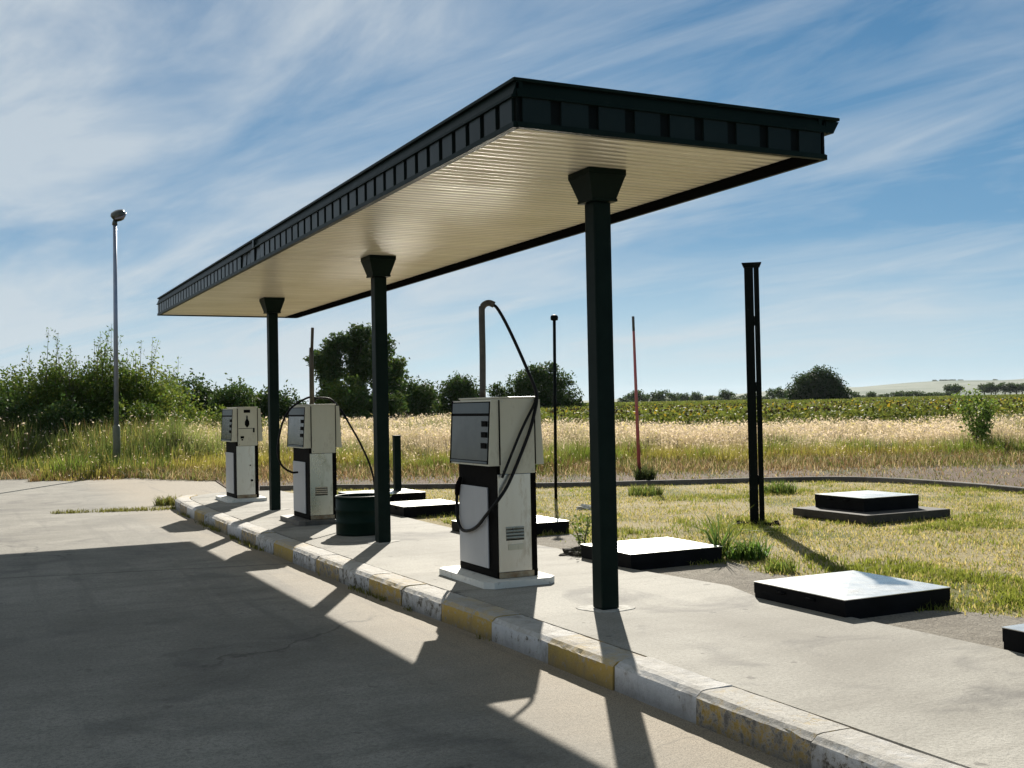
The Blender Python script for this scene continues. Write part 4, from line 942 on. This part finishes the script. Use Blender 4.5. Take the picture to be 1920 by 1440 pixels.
def tree(kind, px, d, lobes, n, size, col, label, cat, seed, group=None, trunk=0.12, gap=0.25, zoff=0.0, sprigs=0, limbs=True):
    rg = np.random.default_rng(seed); x, y = place(px, d)
    t = thing(kind, label, cat, (x, y, float(terr(d))-0.05+zoff), group, rz=-YAW)
    V, ti = crown(rg, lobes, n, size, col, gap=gap)
    tb = MB(); top = max(l[2] for l in lobes)
    tb.tube([(0, 0, -0.1), (0.05*trunk, 0, top*0.35), (lobes[0][0]*0.6, lobes[0][1]*0.6, lobes[0][2])], [trunk, trunk*0.75, trunk*0.3], 8)
    if limbs:
        for l in lobes[1:]:
            zb = min(0.25*top, l[2]*0.6)
            tb.tube([(0, 0, zb*0.6), (l[0]*0.45, l[1]*0.45, zb+(l[2]-zb)*0.45), (l[0], l[1], l[2]+l[5]*0.3)], [trunk*0.55, trunk*0.35, trunk*0.1], 6)
    if sprigs:
        xs = []
        for q in range(sprigs):
            l = lobes[rg.integers(len(lobes))]; a = rg.random()*6.28; bx_, by_ = l[0]+math.cos(a)*l[3]*0.7*rg.random(), l[1]+math.sin(a)*l[4]*0.7
            bz = l[2]+l[5]*0.5; hh_ = (0.5+1.0*rg.random())*1.2; dx, dy = rg.normal()*0.22, rg.normal()*0.22
            tb.tube([(bx_, by_, bz-0.3), (bx_+dx*0.5, by_+dy*0.5, bz+hh_*0.5), (bx_+dx, by_+dy, bz+hh_)], [0.014, 0.009, 0.004], 5)
            for _ in range(34):
                u_ = rg.random()**0.8; xs.append((bx_+dx*u_+rg.normal()*0.07, by_+dy*u_+rg.normal()*0.07, bz-0.2+(hh_+0.25)*u_))
        xs = np.array(xs); m_ = len(xs)
        V2 = quads(rg, xs, size*0.9*(0.6+0.8*rg.random(m_)), size*0.4*(0.6+0.8*rg.random(m_)))
        V = np.vstack([V, V2]); ti = np.vstack([ti, np.repeat(np.array(col)[None]*1.3*(0.6+0.8*rg.random(m_))[:, None], 4, 0)])
    tb.build('trunk', MT['wood'], t)
    npmesh('crown', V, 4, FOL['leaf'], ti, t)
    return t
DG = (0.050, 0.088, 0.026); MG = (0.085, 0.132, 0.028); LG = (0.13, 0.185, 0.038)
G1 = 'shrubs in the thicket behind the street lamp'
def shrub(px, d, w, h, col, seed, label, n=5200, size=0.12, sprigs=0, gap=0.2, kind='shrub', group=G1):
    n = int(n*2.4); size *= 1.12; h *= 1.16; gap *= 0.6
    rg = np.random.default_rng(seed+100); lb = [(0, 0, h*0.52, w*0.42, w*0.42, h*0.46)]
    for k in range(6):
        a = k*1.05+rg.random(); q = 0.55*w*(0.6+0.4*rg.random()); hz2 = h*(0.28+0.5*rg.random())
        lb.append((math.cos(a)*q*0.75, math.sin(a)*q*0.75, hz2, w*0.25*(0.8+0.5*rg.random()), w*0.25, h*0.24*(0.8+0.6*rg.random())))
    lb += [(-w*0.25, -w*0.1, h*0.25, w*0.3, w*0.3, h*0.26), (w*0.25, 0, h*0.22, w*0.3, w*0.3, h*0.24)]
    return tree(kind, px, d, lb, n, size, col, label, 'shrub', seed, group, trunk=0.06, gap=gap, sprigs=sprigs)
shrub(-60, 41, 3.8, 3.1, MG, 1, 'dense green shrub cut off at the left edge of the photo', 7000)
shrub(45, 40, 3.2, 3.15, MG, 2, 'broad dark shrub second from the left edge, lower than its sprigged neighbour', 7000)
shrub(128, 39.5, 3.0, 3.35, MG, 3, 'tall shrub with wispy sprigs just left of the street lamp', 7500, sprigs=30)
shrub(205, 40, 3.0, 3.5, MG, 4, 'tallest wispy topped shrub directly behind the street lamp', 7500, sprigs=44)
shrub(268, 40.5, 2.6, 3.2, LG, 5, 'lighter green shrub with upright sprigs right of the street lamp', 6500, sprigs=24)
shrub(325, 44, 2.4, 2.75, LG, 6, 'low light green shrub at the right end of the lamp thicket', 5000, sprigs=3)
shrub(-10, 37, 2.6, 2.1, DG, 7, 'low dark shrub in front at the left edge of the photo', 4500)
shrub(235, 37.2, 2.2, 1.9, MG, 8, 'low mid green shrub at the foot of the thicket right of the lamp', 4200)
shrub(110, 37.0, 2.4, 1.9, DG, 9, 'low dark shrub at the foot of the thicket left of the lamp', 4200)
G2 = 'bushes in the hedge row between lamp and poplars'
for (px, d, w_, h_, col, lab) in ((352, 66, 4.0, 3.5, DG, 'tallest dark hedge bush, left of the farthest pump'), (400, 67, 3.2, 2.8, DG, 'dark hedge bush just above and left of the farthest pump head'), (442, 64, 3.4, 3.0, DG, 'rounded hedge bush directly above the farthest pump head'),
        (480, 66, 2.6, 2.6, MG, 'hedge bush hugging the left side of the farthest column'), (532, 66, 2.8, 2.7, DG, 'dark hedge bush hugging the right side of the farthest column'), (566, 70, 2.2, 1.7, MG, 'lowest hedge bush, left of the middle pump mast')):
    shrub(px, d, w_, h_, col, int(px), lab, 3600, 0.20, 2 if h_ > 3.5 else 0, 0.25, 'bush', G2)
shrub(445, 46, 2.8, 1.6, LG, 71, 'low light green bush in the weeds just left of the farthest pump', 2500, 0.13, 0, 0.2, 'bush', G2)
# poplars
def lobes_tall(w, h, seed, base=0.12, k=9):
    rg = np.random.default_rng(seed); o = []
    for i in range(k):
        z = h*(base+(0.93-base)*(i+0.5)/k); ww = w*0.5*math.sin(math.pi*min(1, 0.25+0.75*(1-(i/k)))**1.0)*(0.6+0.35*rg.random())+w*0.06
        o.append((rg.normal()*w*0.10, rg.normal()*w*0.10, z, ww, ww, h/k*(0.9+0.3*rg.random())))
    return o
G3 = 'tall trees behind the middle column'
tree('tall_tree', 622, 92, lobes_tall(2.9, 8.1, 1), 12000, 0.30, DG, 'tall tree with rounded top just right of the middle pump mast', 'tree', 31, G3, 0.2)
tree('tall_tree', 674, 94, lobes_tall(2.8, 8.9, 2), 12000, 0.30, DG, 'tallest tree of its group, left beside the middle column', 'tree', 32, G3, 0.2)
tree('tall_tree', 704, 93, lobes_tall(3.0, 8.3, 8), 9000, 0.30, DG, 'tall tree mostly hidden behind the middle column', 'tree', 36, G3, 0.2)
tree('tall_tree', 736, 95, lobes_tall(2.6, 6.2, 3), 5000, 0.30, MG, 'slimmer lower tree peeping out right of the middle column', 'tree', 33, G3, 0.16)
shrub(640, 86, 4.4, 3.7, MG, 34, 'broad bright green bush at the foot of the tall trees', 4500, 0.26, 0, 0.2, 'bush', G3)
shrub(765, 92, 4.2, 3.6, DG, 35, 'dark bush right of the middle column at the end of the tall trees', 4500, 0.26, 0, 0.2, 'bush', G3)
shrub(800, 95, 2.8, 2.6, DG, 37, 'lowest dark bush between tall trees and the pair behind the near pump', 3000, 0.26, 0, 0.2, 'bush', G3)
shrub(700, 84, 4.0, 2.6, DG, 38, 'low dark bush under the tall trees behind the middle column', 3000, 0.26, 0, 0.2, 'bush', G3)
G4 = 'field trees behind the nearest pump'
tree('field_tree', 860, 100, [(0, 0, 2.4, 2.0, 2.0, 2.0), (-1.5, 0, 1.7, 1.3, 1.3, 1.5), (1.3, 0, 2.3, 1.3, 1.3, 1.8), (0.3, 0, 3.5, 1.2, 1.2, 1.0), (-0.6, 0.2, 3.2, 1.1, 1.0, 1.0)], 13000, 0.26, DG, 'bushy tree left of the nearest pump mast', 'tree', 41, G4, 0.16)
tree('field_tree', 1018, 102, [(0, 0, 2.6, 2.9, 2.6, 2.4), (-2.2, 0, 2.3, 1.8, 1.8, 2.0), (2.2, 0, 1.7, 1.7, 1.7, 1.7), (0, 0, 4.4, 1.4, 1.4, 1.2), (-1.2, 0, 4.0, 1.3, 1.3, 1.2), (1.4, 0, 3.5, 1.4, 1.3, 1.1), (-4.2, 0, 3.0, 0.95, 0.9, 0.8), (-3.6, 0, 1.6, 1.3, 1.2, 1.4), (3.4, 0, 0.9, 0.9, 0.9, 0.9), (0.9, 0, 5.0, 0.5, 0.5, 0.5)], 24000, 0.27, DG, 'broad spreading tree behind the nearest pump and vent pipe', 'tree', 42, G4, 0.3)
tree('round_tree', 1534, 205, [(0, 0, 3.4, 5.0, 4.6, 3.6), (-2.6, 0, 2.4, 3.4, 3.2, 2.8), (2.7, 0, 2.3, 3.4, 3.2, 2.7), (0.5, 0, 5.6, 2.6, 2.6, 1.9), (-1.8, 0, 4.9, 2.2, 2.2, 1.7), (2.3, 0, 4.5, 2.0, 2.0, 1.5), (-4.2, 0, 1.5, 1.8, 1.8, 1.7), (4.4, 0, 1.4, 1.8, 1.8, 1.6)], 20000, 0.44, (0.030, 0.058, 0.018), 'large round dark tree alone on the horizon right of the steel post', 'tree', 43, None, 0.4, gap=0.05)

# far tree rows: one crown and trunk shape per kind, copied
def protos():
    out = []
    for k in range(4):
        rg = np.random.default_rng(60+k); lb = [(0, 0, 2.2, 2.0, 2.0, 1.9)]
        for q in range(5): a = q*1.3+rg.random(); lb.append((math.cos(a)*1.6, math.sin(a)*1.3, 1.2+1.9*rg.random(), 1.1, 1.1, 1.0))
        V, ti = crown(rg, lb, 900, 0.62, DG, gap=0.1)
        out.append((V, ti, lb))
    return out
PR = protos(); far_me = []
for k, (V, ti, lb) in enumerate(PR):
    o = npmesh('crown', V, 4, FOL['leaf'], ti); tk = MB().tube([(0, 0, -0.3), (0, 0, 1.2), (0.1, 0, 2.6)], [0.22, 0.16, 0.06], 6).build('trunk', MT['wood'])
    far_me.append((o.data, tk.data)); bpy.data.objects.remove(o); bpy.data.objects.remove(tk)
def fartree(px, d, w_, h_, label, group, k, zoff=0.0):
    x, y = place(px, d); t = thing('distant_tree', label, 'tree', (x, y, float(terr(d))-0.1+zoff), group, rz=random.uniform(0, 6))
    sc = (w_/4.4, w_/4.4, h_/4.3)
    for me, nm in zip(far_me[k % 4], ('crown', 'trunk')):
        o = bpy.data.objects.new(nm, me); COL.objects.link(o); o.parent = t; o.scale = sc
GA = 'distant trees along the horizon between red pole and round tree'
rf = random.Random(9)
px = 1168; k = 0
while px < 1475:
    fartree(px, 440+rf.uniform(-25, 25), rf.uniform(3.5, 8), rf.choice((3.0, 3.6, 4.4, 5.2, 6.4)), 'tiny dark distant tree on the horizon between red pole and round tree', GA, k)
    px += rf.uniform(9, 17); k += 1
GB = 'small distant bushes right of the round tree'
px = 1604
while px < 1785:
    fartree(px, 420+rf.uniform(-15, 15), rf.uniform(3, 5.5), rf.uniform(2.6, 4.2), 'tiny distant bush on the horizon between round tree and sapling', GB, k); px += rf.uniform(10, 20); k += 1
GC = 'distant dark trees at the right below the hill'
for px in (1782, 1792, 1845, 1858, 1866, 1884, 1893, 1905, 1916, 1930, 1945):
    fartree(px, 560, rf.uniform(5, 8), rf.uniform(4.5, 6.5), 'dark distant tree in front of the pale hill at far right', GC, k, 2.2); k += 1
GD = 'tiny trees on the skyline of the hill'
for px in (1752, 1766, 1774, 1781, 1788, 1801, 1866, 1925):
    x, y = place(px, 3180); t = thing('distant_tree', 'tiny tree on the skyline of the pale hill', 'tree', (x, y, 0), GD)
    xx = (x-bx)*RH[0]+(y-by)*RH[1]
    pz = (16+30*smooth(350, 950, xx)+14*smooth(900, 2000, xx)+5*math.sin(xx/170.0)+3*math.sin(xx/61.0+1))*0.9
    t.location.z = float(pz)*0.99
    for me, nm in zip(far_me[k % 4], ('crown', 'trunk')):
        o = bpy.data.objects.new(nm, me); COL.objects.link(o); o.parent = t; o.scale = (3.4, 3.4, 1.7)
    k += 1

# ------------------------------------------------------------------ summer haze
hm = bpy.data.materials.new('haze'); hm.use_nodes = True; ht = hm.node_tree; ht.nodes.clear()
ho = N(ht, 'ShaderNodeOutputMaterial'); hv = N(ht, 'ShaderNodeVolumePrincipled')
hv.inputs['Color'].default_value = (0.80, 0.88, 0.96, 1); hv.inputs['Density'].default_value = 0.00004; hv.inputs['Anisotropy'].default_value = 0.2
L(ht, hv.outputs[0], ho.inputs['Volume'])
hb = MB().box((-5500, -5500, -1.6), (5500, 5500, 95)).build('haze', hm)
tag(hb, 'thin pale summer haze over the fields', 'haze', kind='stuff')
